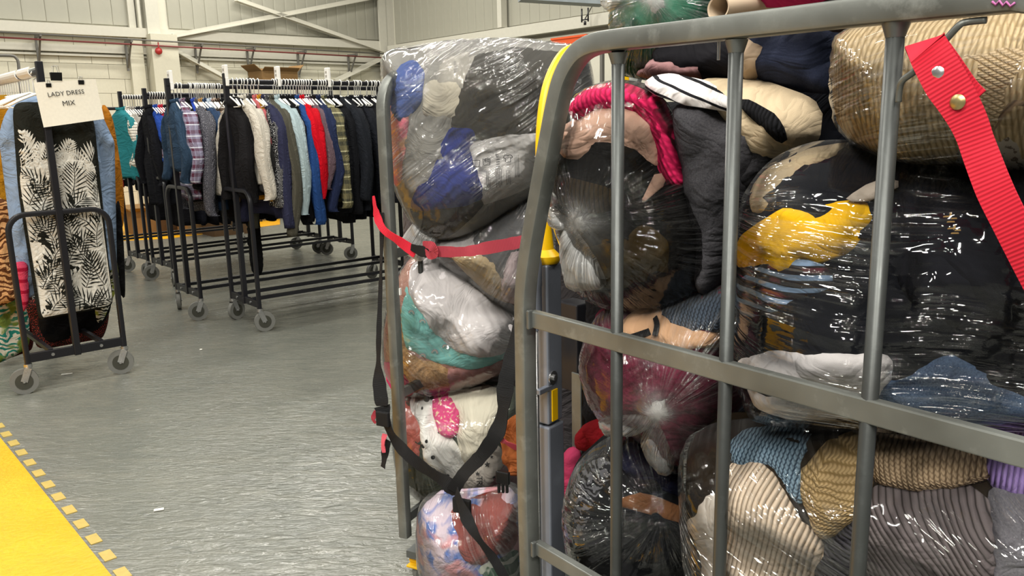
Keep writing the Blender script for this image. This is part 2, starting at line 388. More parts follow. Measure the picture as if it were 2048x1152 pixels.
def yfloor_mat():
    t = NT('yellow_floor_paint'); tc = t.n('ShaderNodeTexCoord').outputs['Object']
    n3 = t.noise(tc, 45, 4, .6); n2 = t.noise(tc, 3.5, 4, .6)
    c = t.mix(t.ramp(n2, [(.35, 0), (.7, 1)]), lin('#dc9c04'), lin('#e8ab10')); c = t.mix(t.ramp(n3, [(.3, .5), (.5, 0)]), c, lin('#c98f08'))
    bs = t.n('ShaderNodeBsdfPrincipled', ins={'Base Color': c, 'Roughness': .42, 'Specular IOR Level': .35})
    b = t.n('ShaderNodeBump', ins={'Strength': .5, 'Distance': .008, 'Height': n3}); t.link(b.outputs[0], bs.inputs['Normal'])
    t.link(bs.outputs[0], t.out.inputs[0]); return t.m
FL = MB(); FL.box((0, 6, -.05), 14, 14, .05); flo = FL.build('floor', floor_mat()); tag(flo, kind='structure')
# walls
o13 = np.array([(300 - 1024) / 1653.0 * 13.0, 13.0, 0]); WA = Plane(o13, GW)
def wallpt(pl, x, y, h=0.0): return pl.at(x, y, h)
cornr = WA.uv(782, 200)[0]; CORN = WA.P(cornr, 0)
WB = Plane(CORN, -GP)        # second wall, runs towards the right and nearer
PAINT = plain('white_wall_paint', '#d9d6c6', .6, 0, .3, .15, 25, .05); PAINT2 = plain('cream_block_paint', '#d6d2be', .62, 0, .3, .35, 30, .05)
CLAD = plain('grey_sheet', '#aaa89a', .5, .1, .4, .05, 8, .06); STEELW = plain('white_painted_steel', '#cfccbe', .5, 0, .4, .1, 20, .06)
zb = WA.uv(150, 66)[1]       # foot of the steel rail on the wall
wl = MB(); wl.box(WA.P(-1.5, 1.4, -.14), 7.0, .12, 1.4 + .0, (GW, WA.N, WA.V)); 
def wall(pl, name, u0, u1, kind='structure'):
    m = MB(); m.box(pl.P((u0 + u1) / 2, 3.0, -.16), (u1 - u0) / 2, .10, 3.0, (pl.U, pl.N, pl.V))
    return tag(m.build(name, PAINT), kind=kind)
wa = wall(WA, 'wall_left', -5.2, cornr + .2); wb = wall(WB, 'wall_right', -.2, 9.0)
def bevelbox(sx, sy, sz, b):
    m = MB(); xs = (-sx, sx); v = []; 
    for z in (-sz, sz):
        for x in xs: v.append((x, -sy, z))
    fr = [(-sx + b, sy, -sz + b), (sx - b, sy, -sz + b), (-sx + b, sy, sz - b), (sx - b, sy, sz - b)]
    m.add(v + fr, [(0, 1, 5, 4), (1, 3, 7, 5), (3, 2, 6, 7), (2, 0, 4, 6), (4, 5, 7, 6)]); return m
def pieces(pl, parent, name, mesh, cells, mat):
    rz = math.atan2(pl.U[1], pl.U[0])
    inv = parent_world(parent).inverted()
    for (u, v, h, sx) in cells:
        o = bpy.data.objects.new(name, mesh); COL.objects.link(o); o.parent = parent
        p = pl.P(u, v, h); M = Matrix.Translation(Vector(p)) @ Matrix.Rotation(rz, 4, 'Z') @ Matrix.Diagonal((sx, 1, 1, 1)); o.matrix_local = inv @ M
def mesh_of(m, name, mat, smooth=False):
    me = bpy.data.meshes.new(name); me.from_pydata(m.v, [], m.f); l = me.uv_layers.new(name='UVMap')
    for lp, d in zip(me.loops, l.data): d.uv = m.uv[lp.vertex_index]
    if smooth: me.polygons.foreach_set('use_smooth', [True] * len(me.polygons))
    me.materials.append(mat); return me
blk = bevelbox(.2188, -.006, .1066, .0022); blkm = mesh_of(blk, 'block', PAINT2)
cells = []
rows = int((zb - .0) / .215)
uL = WA.uv(-20, 200)[0]
for r in range(0, rows + 1):
    v = zb - .107 - (rows - r) * .215
    k0 = int(uL / .44) - 1
    for k in range(k0, int(cornr / .44)):
        u = k * .44 + (.22 if r % 2 else 0)
        if u < uL - .3 or u > cornr - .25: continue
        cells.append((u, v, -.052 + random.Random(r * 99 + k).uniform(0, .0012), 1))
cells = sorted(cells, key=lambda c: -c[1])[:290]
pieces(WA, wa, 'block', blkm, cells, PAINT2)
def clad_panels(pl, parent, u0, u1, v0, v1, wpx):
    hz = (v1 - v0) / 2; mm = MB(); p = wpx
    prof = [(-p / 2, -.010), (-p / 2 + .006, -.002), (-p / 2 + .025, .0), (p / 2 - .03, .0), (p / 2 - .006, -.002), (p / 2, -.010)]
    vs = [(a, -b, z) for z in (-hz, hz) for a, b in prof]; n = len(prof)
    mm.add(vs, [(i, i + 1, n + i + 1, n + i) for i in range(n - 1)])
    me = mesh_of(mm, 'cladding_panel', CLAD); cells = []; u = u0 + p / 2
    while u < u1: cells.append((u, v0 + hz, -.03, 1)); u += p
    pieces(pl, parent, 'cladding_panel', me, cells, CLAD)
uc = WA.uv(318, 100)[0]
zt = WA.uv(150, 52)[1]
clad_panels(WA, wa, -4.8, uc - .25, zt + .05, 6.0, .30)
clad_panels(WA, wa, uc + .2, cornr - .1, zt + .05, 6.0, .20)
zt2 = WB.uv(950, 78)[1]
clad_panels(WB, wb, .2, 7.5, zt2 + .12, 6.0, .22)
def wthing(pl, name, label, cat, boxes, mat, bevel=0, kind=None):
    m = MB()
    for (p, q, w, h) in boxes: m.bar(p, q, w, h, pl.N)
    o = m.build(name, mat, bevel=bevel)
    return tag(o, label, cat) if not kind else tag(o, kind=kind)
def wpix(pl, a, b, h): return pl.at(a[0], a[1], h), pl.at(b[0], b[1], h)
# steel ledge along the wall, lower conduit, column, corner post
zl = WA.uv(150, 60)[1]
wthing(WA, 'trim_1', None, None, [(WA.P(-5, zl, .02), WA.P(cornr - .05, zl, .02), .16, .14)], STEELW, kind='structure')
zq = WA.uv(150, 97)[1]
wthing(WA, 'trim_2', None, None, [(WA.P(-5, zq, -.02), WA.P(cornr - .05, zq, -.02), .08, .10), (WA.P(-5, zq - .09, -.02), WA.P(cornr - .05, zq - .09, -.02), .05, .03)], STEELW, kind='structure')
m = MB(); m.box(WA.P(uc, zb / 2, .08), .20, .2, zb / 2 + .02, (GW, WA.N, WA.V)); m.box(WA.P(uc - .36, zb / 2, .0), .1, .06, zb / 2, (GW, WA.N, WA.V)); tag(m.build('trim_3', PAINT2), kind='structure')
m = MB(); m.box(WA.P(uc - .09, zb + 1.5, .02), .095, .12, 1.5, (GW, WA.N, WA.V)); m.box(WA.P(uc - .27, zb + 1.6, .0), .02, .1, 1.5, (GW, WA.N, WA.V)); m.box(WA.P(uc - .36, zb + 1.6, .0), .05, .03, 1.5, (GW, WA.N, WA.V)); tag(m.build('trim_4', STEELW), kind='structure')
m = MB(); m.box(WA.P(cornr - .10, 3, .12), .16, .02, 3, (GW, WA.N, WA.V)); m.box(WA.P(cornr - .10, 3, .02), .012, .12, 3, (GW, WA.N, WA.V)); tag(m.build('trim_5', STEELW), kind='structure')
wthing(WB, 'trim_6', None, None, [(WB.P(.2, zt2, .05), WB.P(8.5, zt2, .05), .2, .16), (WB.P(.2, zt2 - .16, .02), WB.P(8.5, zt2 - .16, .02), .06, .05)], STEELW, kind='structure')
m = MB(); m.box(WB.P(3.4, zt2 + 1.6, .06), .05, .06, 1.5, (WB.U, WB.N, WB.V)); tag(m.build('trim_7', STEELW), kind='structure')
for (a, b, lab) in [((345, 72), (760, -8), 'white steel wall brace rising right from the block column'), ((470, -2), (772, 104), 'white steel wall brace falling right into the corner post'),
                    ((348, 100), (455, 158), 'short white lower brace falling right from the block column'), ((670, 162), (772, 112), 'short white lower brace rising right to the corner post')]:
    p, q = wpix(WA, a, b, .10); o = MB().bar(p, q, .05, .075, WA.N).bar(p + WA.N * .03 - WA.V * .03, q + WA.N * .03 - WA.V * .03, .012, .09, WA.V).build('wall_brace', STEELW); tag(o, lab, 'brace')
p, q = WA.at(-30, 73, .32), WA.at(775, 116, .32)
REDP = plain('dark_red_pipe', '#7d3a38', .45); GREYP = plain('dark_grey_conduit', '#6b6963', .5)
tag(MB().tube([p, q], .013, 8).build('fire_pipe', REDP, smooth=True), 'thin dark red pipe running along the wall over the brackets', 'pipe')
p2, q2 = WA.at(-30, 62, .36), WA.at(775, 108, .36)
tag(MB().tube([p2, q2], .013, 8).build('cable_conduit', GREYP, smooth=True), 'thin grey conduit running just above the red pipe', 'pipe')
brk = [((80, 70), 'grey triangular wall bracket furthest left under the ledge'), ((262, 82), 'grey triangular wall bracket just left of the block column'), ((403, 90), 'grey triangular wall bracket first to the right of the column'),
       ((508, 97), 'grey triangular wall bracket second to the right of the column'), ((610, 103), 'grey triangular wall bracket third to the right of the column'), ((712, 109), 'grey triangular wall bracket nearest to the hall corner')]
for (x, y), lab in brk:
    c = WA.at(x, y, .33); t = c - WA.N * .28; fb = t - WA.V * .42; e = empty('wall_bracket', tuple(fb), lab, 'bracket')
    MB().bar(t, c + WA.N * .04, .03, .04, WA.U).build('arm', GREYP, e); MB().bar(t, fb, .03, .03, WA.U).build('back_plate', GREYP, e)
    MB().bar(fb + WA.V * .04, c, .025, .02, WA.U).build('strut', GREYP, e)
c = WA.at(318, 102, .34); REDB = plain('red_bell', '#b0302e', .4); eb = empty('alarm_bell', tuple(c), 'small red alarm bell on the red pipe in front of the column', 'bell')
MB().lathe(c - WA.N * .03, WA.N, [(.01, 0), (.052, .004), (.055, .02), (.045, .04), (.02, .052), (.004, .055)], 18).build('gong', REDB, eb, 'auto'); MB().tube([c, c + WA.V * .13], .009, 6).build('stem', REDB, eb, True)
# tall shelf with boxes far behind the rails
CARD = plain('cardboard', '#8a6c46', .8, 0, .2, .1, 20, .12); CARDD = plain('dark_cardboard', '#5c4630', .8, 0, .2, .1, 20, .12)
def carton(c, sx, sy, sz, rz, mat, label, flaps=True, name='cardboard_box'):
    e = empty(name, (c[0], c[1], c[2]), label, 'box', rz=rz)
    m = MB(); t = .006
    m.box((0, 0, t), sx, sy, t); m.box((0, sy, sz), sx, t, sz); m.box((0, -sy, sz), sx, t, sz); m.box((sx, 0, sz), t, sy, sz); m.box((-sx, 0, sz), t, sy, sz)
    m.build('carton', mat, e, local=True)
    if flaps:
        for i, (ox, oy, lx, ly, ax) in enumerate([(0, -sy, sx, sy * .5, 0), (0, sy, sx, sy * .5, 1), (-sx, 0, sx * .4, sy, 2), (sx, 0, sx * .4, sy, 3)]):
            f = MB(); k = .5 + .12 * i
            if ax < 2:
                d = -1 if ax == 0 else 1; f.add([(-sx, oy, 2 * sz), (sx, oy, 2 * sz), (sx, oy + d * ly * .8, 2 * sz + ly * k), (-sx, oy + d * ly * .8, 2 * sz + ly * k), (-sx, oy + d * .008, 2 * sz - .005), (sx, oy + d * .008, 2 * sz - .005), (sx, oy + d * ly * .8 + .004, 2 * sz + ly * k - .01), (-sx, oy + d * ly * .8 + .004, 2 * sz + ly * k - .01)], [(0, 1, 2, 3), (4, 7, 6, 5), (0, 4, 5, 1), (2, 6, 7, 3), (1, 5, 6, 2), (0, 3, 7, 4)])
            else:
                d = -1 if ax == 2 else 1; f.add([(ox, -sy, 2 * sz), (ox, sy, 2 * sz), (ox + d * lx, sy, 2 * sz + lx * k), (ox + d * lx, -sy, 2 * sz + lx * k), (ox + d * .008, -sy, 2 * sz - .005), (ox + d * .008, sy, 2 * sz - .005), (ox + d * lx + .004, sy, 2 * sz + lx * k - .01), (ox + d * lx + .004, -sy, 2 * sz + lx * k - .01)], [(0, 1, 2, 3), (4, 7, 6, 5), (0, 4, 5, 1), (2, 6, 7, 3), (1, 5, 6, 2), (0, 3, 7, 4)])
            f.build('flap', mat, e, local=True)
    return e
rgw = math.atan2(GW[1], GW[0])
ps = WA.at(548, 172, 1.5)
sh = empty('storage_shelf', (ps[0], ps[1], 0), 'tall dark metal shelf with a cardboard box, far behind the front rail', 'shelf', rz=rgw)
for sx in (-.5, .5):
    for sy in (-.25, .25): MB().box((sx, sy, ps[2] / 2 + .05), .015, .015, ps[2] / 2 + .05).build('upright', BLACKM, sh, local=True)
for k in range(4): MB().box((0, 0, .15 + (ps[2] - .15) * k / 3), .5, .25, .012).build('shelf_board', GALVD, sh, local=True)
carton((ps[0], ps[1], ps[2] + .013), .30, .2, .10, rgw + .1, CARD, 'open brown cardboard box on the far shelf above the front rail')

# painted floor markings
e0 = on_floor(0, 875); e1_ = on_floor(223, 1152); dn = (e1_ - e0) / np.linalg.norm(e1_ - e0); nn = np.array([dn[1], -dn[0], 0])
if nn[0] > 0: nn = -nn                      # towards the yellow area
inn = abs((on_floor(5, 847) - e0).dot(nn)) * .5 + abs((on_floor(262, 1148) - e0).dot(nn)) * .5
a0 = e0 - nn * inn + dn * (on_floor(17, 868) - e0).dot(dn); a1 = e0 - nn * inn + dn * (on_floor(223, 1109) - e0).dot(dn); dd = (a1 - a0) / 10.0
mark = empty('floor_marking', tuple(a0), 'solid yellow painted floor area with a hatched edge, lower left', 'floor marking')
YF = yfloor_mat(); m = MB(); 
edge = e0.copy()
far = edge - dn * 3.2; near = edge + dn * 2.4
pts = [far, near, near + nn * 2.6, far + nn * 2.6]
m.add([p + np.array([0, 0, .0025]) for p in pts] + [p + np.array([0, 0, -.001]) for p in pts], [(0, 1, 2, 3), (4, 7, 6, 5), (0, 4, 5, 1), (1, 5, 6, 2), (2, 6, 7, 3), (3, 7, 4, 0)])
if np.cross(pts[1] - pts[0], pts[2] - pts[0])[2] < 0: m.f = [f[::-1] for f in m.f]
m.build('painted_area', YF, mark)
DASH = plain('faded_yellow_paint', '#b39b50', .5, 0, .4, .2, 40, .18)
Ld = np.linalg.norm(dd)
for k in range(-16, 17):
    c = a0 + dd * k + nn * (inn * .5 - .005)
    MB().box(c + np.array([0, 0, .001]), Ld * .245, inn * .5 - .006, .0022, (dn, nn, np.array([0, 0, 1.]))).build('painted_dash', DASH, mark)
fp = [on_floor(*p) for p in [(190, 440), (560, 437), (560, 449), (460, 462), (330, 478), (190, 484)]]
m = MB(); k = len(fp); m.add([p + np.array([0, 0, .003]) for p in fp] + [p - np.array([0, 0, .001]) for p in fp], [tuple(range(k))[::-1], tuple(range(k, 2 * k))] + [(i, (i + 1) % k, k + (i + 1) % k, k + i) for i in range(k)])
tag(m.build('floor_marking', YF), 'distant yellow painted strip on the floor behind the rails', 'floor marking')
SCRAP = plain('white_paper', '#e8e6dc', .7)
for (x, y, L, lab) in [(318, 1021, .035, 'white paper scrap on the grey floor near the hatched edge'), (134, 749, .06, 'white scrap on the floor behind the left rail caster'), (402, 700, .015, 'tiny white scrap on the floor in front of the front rail')]:
    p = on_floor(x, y); e = MB().box(p + np.array([0, 0, .004]), L / 2, .008, .002, (az_dir(70), az_dir(-20), np.array([0, 0, 1.]))).build('paper_scrap', SCRAP, bevel=.001); tag(e, lab, 'litter')

# ------------------------------------------------------------------ garment rails
def caster(parent, p, rz, s=1.0, wheelmat=None):
    """p world position of the leg foot (z = top of the caster)"""
    z = p[2]; r = z * .43; e = MB(); d = az_dir(rz); sd = np.array([d[1], -d[0], 0]); c = np.array([p[0], p[1], r]) - d * .028
    MB_ = MB().cyl(c - sd * .014, c + sd * .014, r, 22); 
    f = MB().cyl((p[0], p[1], z - .022), (p[0], p[1], z), .021, 14)
    for k in (-1, 1):
        a = np.array([p[0], p[1], z - .02]) + sd * k * .019
        f.bar(a, c + sd * k * .019, .004, .034, sd)
    o = f.build('caster', CHROME, parent, 'auto')
    w_ = MB_.build('wheel', wheelmat or RUBBER, o, 'auto')
    MB().cyl(c - sd * .0165, c + sd * .0165, r * .62, 18).build('wheel_hub', RUBD, o, 'auto')
    MB().cyl(c - sd * .024, c + sd * .024, .007, 10).build('axle', CHROME, o, 'auto')
    return o
def rail_rack(c, rd, length, label, H=1.77, az=(10, 60, -20, 40), fw=.27, arch=.98, group=None):
    """c: floor point under the near end post; rd: direction of the rail"""
    rd = np.array(rd); fd = np.array([rd[1], -rd[0], 0]); Z = np.array([0, 0, 1.])   # fd: across
    e = empty('clothes_rail', (c[0], c[1], 0), label, 'clothes rail', group)
    c = np.array([c[0], c[1], 0.]); t = .034; zc = .165
    for j, L in enumerate((0.0, length)):
        o = c + rd * L
        MB().bar(o + Z * (zc + .0), o + Z * H, t, t, fd).build('end_post', BLACKM, e, bevel=.003)
        path = [o - fd * fw + Z * zc, o - fd * fw + Z * (arch - .1)] + [o - fd * (fw - .09 + .09 * math.cos(a)) + Z * (arch - .09 + .09 * math.sin(a)) for a in np.linspace(.2, math.pi / 2, 6)]
        path2 = [o + fd * (fw - .09 + .09 * math.cos(a)) + Z * (arch - .09 + .09 * math.sin(a)) for a in np.linspace(math.pi / 2, .2, 6)] + [o + fd * fw + Z * (arch - .1), o + fd * fw + Z * zc]
        MB().sweep(path + path2, rrect(.028, .028, .006), rd).build('side_hoop', BLACKM, e, 'auto')
        MB().bar(o - fd * fw + Z * (zc + .03), o + fd * fw + Z * (zc + .03), .022, .05, rd).build('cross_bar', BLACKM, e, bevel=.002)
        for k in (-1, 1):
            bo = MB().cyl(o + fd * fw * .5 * k + Z * (zc + .03) - rd * .016, o + fd * fw * .5 * k + Z * (zc + .03) - rd * .011, .009, 10); bo.build('bolt', CHROME, e, 'auto')
            caster(e, o + fd * fw * k + Z * zc, az[(j * 2 + (k + 1) // 2) % 4])
    MB().sweep([c + Z * (H - .055) - rd * .01, c + rd * (length + .01) + Z * (H - .055)], rrect(.034, .034, .012), (0, 0, 1)).build('hanging_rail', BLACKM, e, 'auto')
    for k in (-1, 1): MB().bar(c + fd * .13 * k + Z * (zc + .05), c + fd * .13 * k + rd * length + Z * (zc + .05), .024, .024, fd).build('lower_bar', BLACKM, e, bevel=.002)
    return dict(c=c, rd=rd, fd=fd, H=H, zr=H - .055, e=e, L=length)
def fd_to(cx, cy): return on_floor(cx, cy)
RD = az_dir(50.0)
cA = on_floor(495, 651); cB = on_floor(382, 629); cC = on_floor(281, 549); cD = on_floor(330, 566)
RA = rail_rack(cA, RD, 1.85, 'front black clothes rail, its end post beside the grey and navy sweatshirts', az=(-150, -120, 60, 40), fw=.245)
RB = rail_rack(cB, az_dir(49), 1.8, 'black clothes rail second from the front, plaid shirt hanging on its end', az=(160, 65, 30, 50), fw=.245)
RC = rail_rack(cC, az_dir(46), 1.9, 'rearmost black clothes rail at left, teal jacket behind its end post', az=(80, 120, 60, 100), fw=.245)
RDk = rail_rack(cD, az_dir(47), 1.9, 'black clothes rail with the denim jacket, between the teal jacket and plaid shirt', az=(60, 150, 90, 70), fw=.245)
cE = on_floor(190, 520); RE = rail_rack(cE, az_dir(50), 1.6, 'low black clothes rail furthest back, behind the sign at left', H=1.70, fw=.245)

def hanger_mesh():
    m = MB(); r = .0032
    hook = [(0, 0, .0)] + [(.021 * math.cos(a), 0, .055 + .021 * math.sin(a)) for a in np.linspace(-1.2, math.pi, 9)]
    hook = [(0, 0, -.055), (0, 0, .022)] + [(.022 * math.cos(a), 0, .046 + .022 * math.sin(a)) for a in np.linspace(-math.pi * .42, math.pi * .95, 10)]
    m.tube(hook, .0036, 6, ref=(0, 1, 0))
    m.tube([(-.15, 0, -.118), (-.08, 0, -.083), (0, 0, -.05), (.08, 0, -.083), (.15, 0, -.118)], .006, 6, ref=(0, 1, 0)); m.tube([(-.15, 0, -.118), (-.13, 0, -.126), (.13, 0, -.126), (.15, 0, -.118)], .004, 6, ref=(0, 1, 0))
    return m
HM = None
def add_hanger(R, s, group, label, dz=0.0, rz=0.0):
    global HM
    if HM is None: HM = mesh_of(hanger_mesh(), 'coat_hanger', WHITEP, True)
    o = bpy.data.objects.new('coat_hanger', HM); COL.objects.link(o)
    p = R['c'] + R['rd'] * s; o.location = (p[0], p[1], R['zr'] - .045 + dz); fd = R['fd']
    o.rotation_euler = (0, 0, math.atan2(fd[1], fd[0]) + rz); return tag(o, label, 'hanger', group)
def hang(R, s, mat, name, label, cat, L=.72, sl=.62, w=.215, th=.045, seed=0, rz=0.0, group=None, flare=0.0, collar=True, sleeve_mat=None, hood=False):
    """a garment hanging on the rail R at distance s, its width across the rail"""
    p = R['c'] + R['rd'] * s; fd = R['fd']; z0 = R['zr'] - .045
    e = empty(name, (p[0], p[1], z0 - L - .1), label, cat, group, rz=math.atan2(fd[1], fd[0]) + rz)
    oz = L + .1; rr = random.Random(seed); n = 22
    rings = [(.045, .03, -.055), (.062, .036, -.075), (.10, .038, -.094), (w * .72, th * .95, -.122), (w * .97, th * 1.05, -.185), (w * .98, th, -.30), (w * .97, th, -.42), (w * (.98 + flare * .4), th * 1.05, -.55 if L > .6 else -.45), (w * (1 + flare), th * 1.1, -L * .93 - .02), (w * (.99 + flare), th * 1.02, -L - .0), (w * (.95 + flare), th * .8, -L + .004)]
    vs = []; uvs = []
    for i, (a, b, z) in enumerate(rings):
        for j in range(n):
            t = 2 * math.pi * j / n; f = 1.0 + (.28 * math.sin(t * 5 + seed + z * 4) + .2 * math.sin(t * 9 + seed * 2)) * min(1, max(0, -z - .15) * 2.2)
            x = a * math.copysign(abs(math.cos(t)) ** .8, math.cos(t)); y = b * math.sin(t) * f + (vnoise(x * 9, z * 5, seed) - .5) * .03
            zz = z + (.012 * math.sin(x * 15 + seed) if i > 8 else 0)
            vs.append((x, float(y), zz + oz)); uvs.append((t * .07 + seed * .37, z + seed * .11))
    k = len(rings); fs = [(i * n + j, i * n + (j + 1) % n, (i + 1) * n + (j + 1) % n, (i + 1) * n + j) for i in range(k - 1) for j in range(n)] 
    fs = [f[::-1] for f in fs]
    finish('body', vs, fs, mat, e, True, uv=uvs, local=True)
    if hood:
        m = MB(); m.lathe((0, .03, oz - .10), (0, .35, 1), [(.07, -.06), (.10, -.03), (.095, .0), (.06, .03), (.02, .035)], 12); m.build('hood', mat, e, True, local=True)
    elif collar:
        m = MB(); m.sweep([(.058 * math.cos(t), .034 * math.sin(t), oz - .062 + .008 * math.sin(t)) for t in np.linspace(0, 2 * math.pi, 13)], [(-.004, -.016), (.004, -.016), (.004, .016), (-.004, .016)], (0, .1, .02), caps=False)
        m.build('collar', mat, e, True, local=True)
    if sl > 0:
        for sg in (-1, 1):
            pts = [(sg * (w - .06), 0, -.14), (sg * (w - .01), .0, -.205), (sg * (w + .04), -.012, -.32), (sg * (w + .085 + rr.uniform(-.015, .02)), -.02 + rr.uniform(-.03, .03), -.32 - (sl - .2) * .5), (sg * (w + .09 + rr.uniform(-.03, .02)), -.03 + rr.uniform(-.03, .03), -.12 - sl), (sg * (w + .085), -.03, -.15 - sl)]
            rad = [(.03, .045), (.05, .052), (.062, .05), (.06, .045), (.045, .036), (.036, .03)]
            if sl < .3: pts = pts[:4]; rad = [(.03, .045), (.055, .05), (.068, .05), (.07, .045)]; pts[3] = (sg * (w + .06), 0, -.15 - sl)
            sp = spline(pts, 3); rs = spline(rad, 3); vs = []; uvs = []; nn_ = 12
            for i, (q, ra) in enumerate(zip(sp, rs)):
                for j in range(nn_):
                    t = 2 * math.pi * j / nn_; f = 1 + .13 * math.sin(3 * t + i * 1.3 + seed)
                    vs.append((q[0] + ra[0] * math.cos(t) * f, q[1] + ra[1] * math.sin(t) * f, q[2] + oz + (.0 if i else 0))); uvs.append((t * .05 + seed * .2, q[2]))
            kk = len(sp); fs = [(i * nn_ + j, (i + 1) * nn_ + j, (i + 1) * nn_ + (j + 1) % nn_, i * nn_ + (j + 1) % nn_) for i in range(kk - 1) for j in range(nn_)] + [tuple((kk - 1) * nn_ + j for j in range(nn_))]
            if sg < 0: fs = [f for f in fs]
            finish('sleeve', vs, fs, sleeve_mat or mat, e, True, uv=uvs, local=True)
    return e
def s_at(R, x, y=190):
    """distance along the rail seen at photo column x"""
    pl = Plane(R['c'], R['rd']); return pl.uv(x, y)[0]
BK = '#17171a'
FB = fabric
# front rail, colours in the order seen
frontA = [
 (462, FB('#1a191b'), 'hoodie', 'black hoodie first on the front rail, beside its end post', 'hoodie', .74, .62, 1),
 (474, FB('#cdc7bb', 'marl', '#aaa498'), 'sweatshirt', 'oatmeal grey sweatshirt near the end of the front rail', 'sweatshirt', .66, .60, 0),
 (486, FB('#3a3838', 'marl', '#2b2a2a'), 'jumper', 'charcoal jumper just right of the oatmeal sweatshirt', 'jumper', .74, .55, 0),
 (496, FB('#c2676b'), 'blouse', 'dusty rose top between charcoal jumper and navy sweatshirt', 'top', .58, .35, 0),
 (504, FB('#c08a25'), 'blouse', 'mustard top showing below the charcoal jumper', 'top', .78, 0, 0),
 (511, FB('#30324a'), 'sweatshirt', 'long navy sweatshirt with ribbed hem on the front rail', 'sweatshirt', .88, .80, 0),
 (521, FB('#1b1b1e', 'speckle', '#e8e8e8'), 'blouse', 'black blouse with white sprigs right of the navy sweatshirt', 'blouse', .80, .66, 0),
 (530, FB('#58564b', 'rib', '#3d3b33', .8), 'cardigan', 'long olive grey ribbed cardigan on the front rail', 'cardigan', .86, .86, 0),
 (541, FB('#a9bcc1'), 'sweatshirt', 'pale blue grey sweatshirt on the front rail', 'sweatshirt', .66, .72, 0),
 (552, FB('#121214'), 'jumper', 'black jumper right of the pale blue grey sweatshirt', 'jumper', .82, .72, 0),
 (562, FB('#16161a', 'rib', '#0b0b0c'), 'cardigan', 'black ribbed cardigan between black jumpers and the royal blue one', 'cardigan', .86, .80, 0),
 (572, FB('#131316'), 'jumper', 'plain black jumper directly left of the royal blue one', 'jumper', .84, .78, 0),
 (581, FB('#26477f'), 'jumper', 'royal blue jumper left of the red sweatshirt', 'jumper', .76, .80, 0),
 (591, FB('#c40a1e'), 'sweatshirt', 'bright red sweatshirt on the front rail', 'sweatshirt', .64, .62, 0),
 (603, FB('#6d5a62', 'marl', '#57474e'), 'hoodie', 'mauve grey hoodie right of the red sweatshirt', 'hoodie', .62, .56, 1),
 (614, FB('#1c1618'), 'jacket', 'black jacket between mauve hoodie and navy jumper', 'jacket', .80, .70, 0),
 (624, FB('#252e4c'), 'jumper', 'navy blue jumper right of the red sweatshirt', 'jumper', .78, .72, 0),
 (636, FB('#6f6a4e', 'plaid', '#2c3230', .9, '#aaa683'), 'shirt', 'khaki and green checked shirt on the front rail', 'shirt', .80, .70, 0),
 (648, FB('#17181c'), 'coat', 'black coat with camouflage collar right of the checked shirt', 'coat', .92, .74, 0),
 (661, FB('#141519'), 'coat', 'long black coat fourth from the cage post', 'coat', .98, .76, 0),
 (674, FB('#1d2026'), 'padded_jacket', 'black padded jacket hanging near the cage post', 'jacket', .78, .66, 1),
 (690, FB('#15171c'), 'coat', 'long black coat hanging in front of the cage post', 'coat', .98, .74, 0),
 (708, FB('#1a1c22'), 'jacket', 'dark navy jacket close to the cage post', 'jacket', .84, .7, 0),
 (726, FB('#121216'), 'coat', 'black coat nearest to the cage post on the front rail', 'coat', .98, .7, 0),
]
WID = {0: (.13, 0), 1: (.255, 0), 5: (.245, 0), 7: (.25, 0), 8: (.255, 0), 13: (.26, 0), 16: (.25, 0), 17: (.255, 0), 12: (.23, 0), 20: (.25, 0), 6: (.225, 0), 14: (.235, 0)}
rnd = random.Random(5)
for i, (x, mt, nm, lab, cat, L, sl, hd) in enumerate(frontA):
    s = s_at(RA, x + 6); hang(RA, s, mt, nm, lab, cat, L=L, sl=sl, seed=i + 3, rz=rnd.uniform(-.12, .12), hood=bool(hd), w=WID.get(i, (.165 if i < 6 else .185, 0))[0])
s = s_at(RA, 747)
while s < 1.72:
    hang(RA, s, FB('#17181c'), 'jumper', 'black garment packed behind the cage post on the front rail', 'jumper', L=.85, sl=.7, seed=int(s * 100), group='black garments packed behind the cage post'); s += .085
hl = 'white plastic clothes hanger on the front rail'
hp = [456, 465, 474, 481, 487, 494, 501, 507, 516, 546, 551, 556, 562, 568, 574, 580, 586, 592, 597, 602, 606, 611, 616, 621, 635, 640, 645, 650, 655, 660, 664, 680, 695, 708, 712, 716, 720, 733, 742, 747, 751, 757]
for i, x in enumerate(hp): add_hanger(RA, s_at(RA, x, 170), 'white hangers on the front rail', hl, rz=rnd.uniform(-.15, .15))
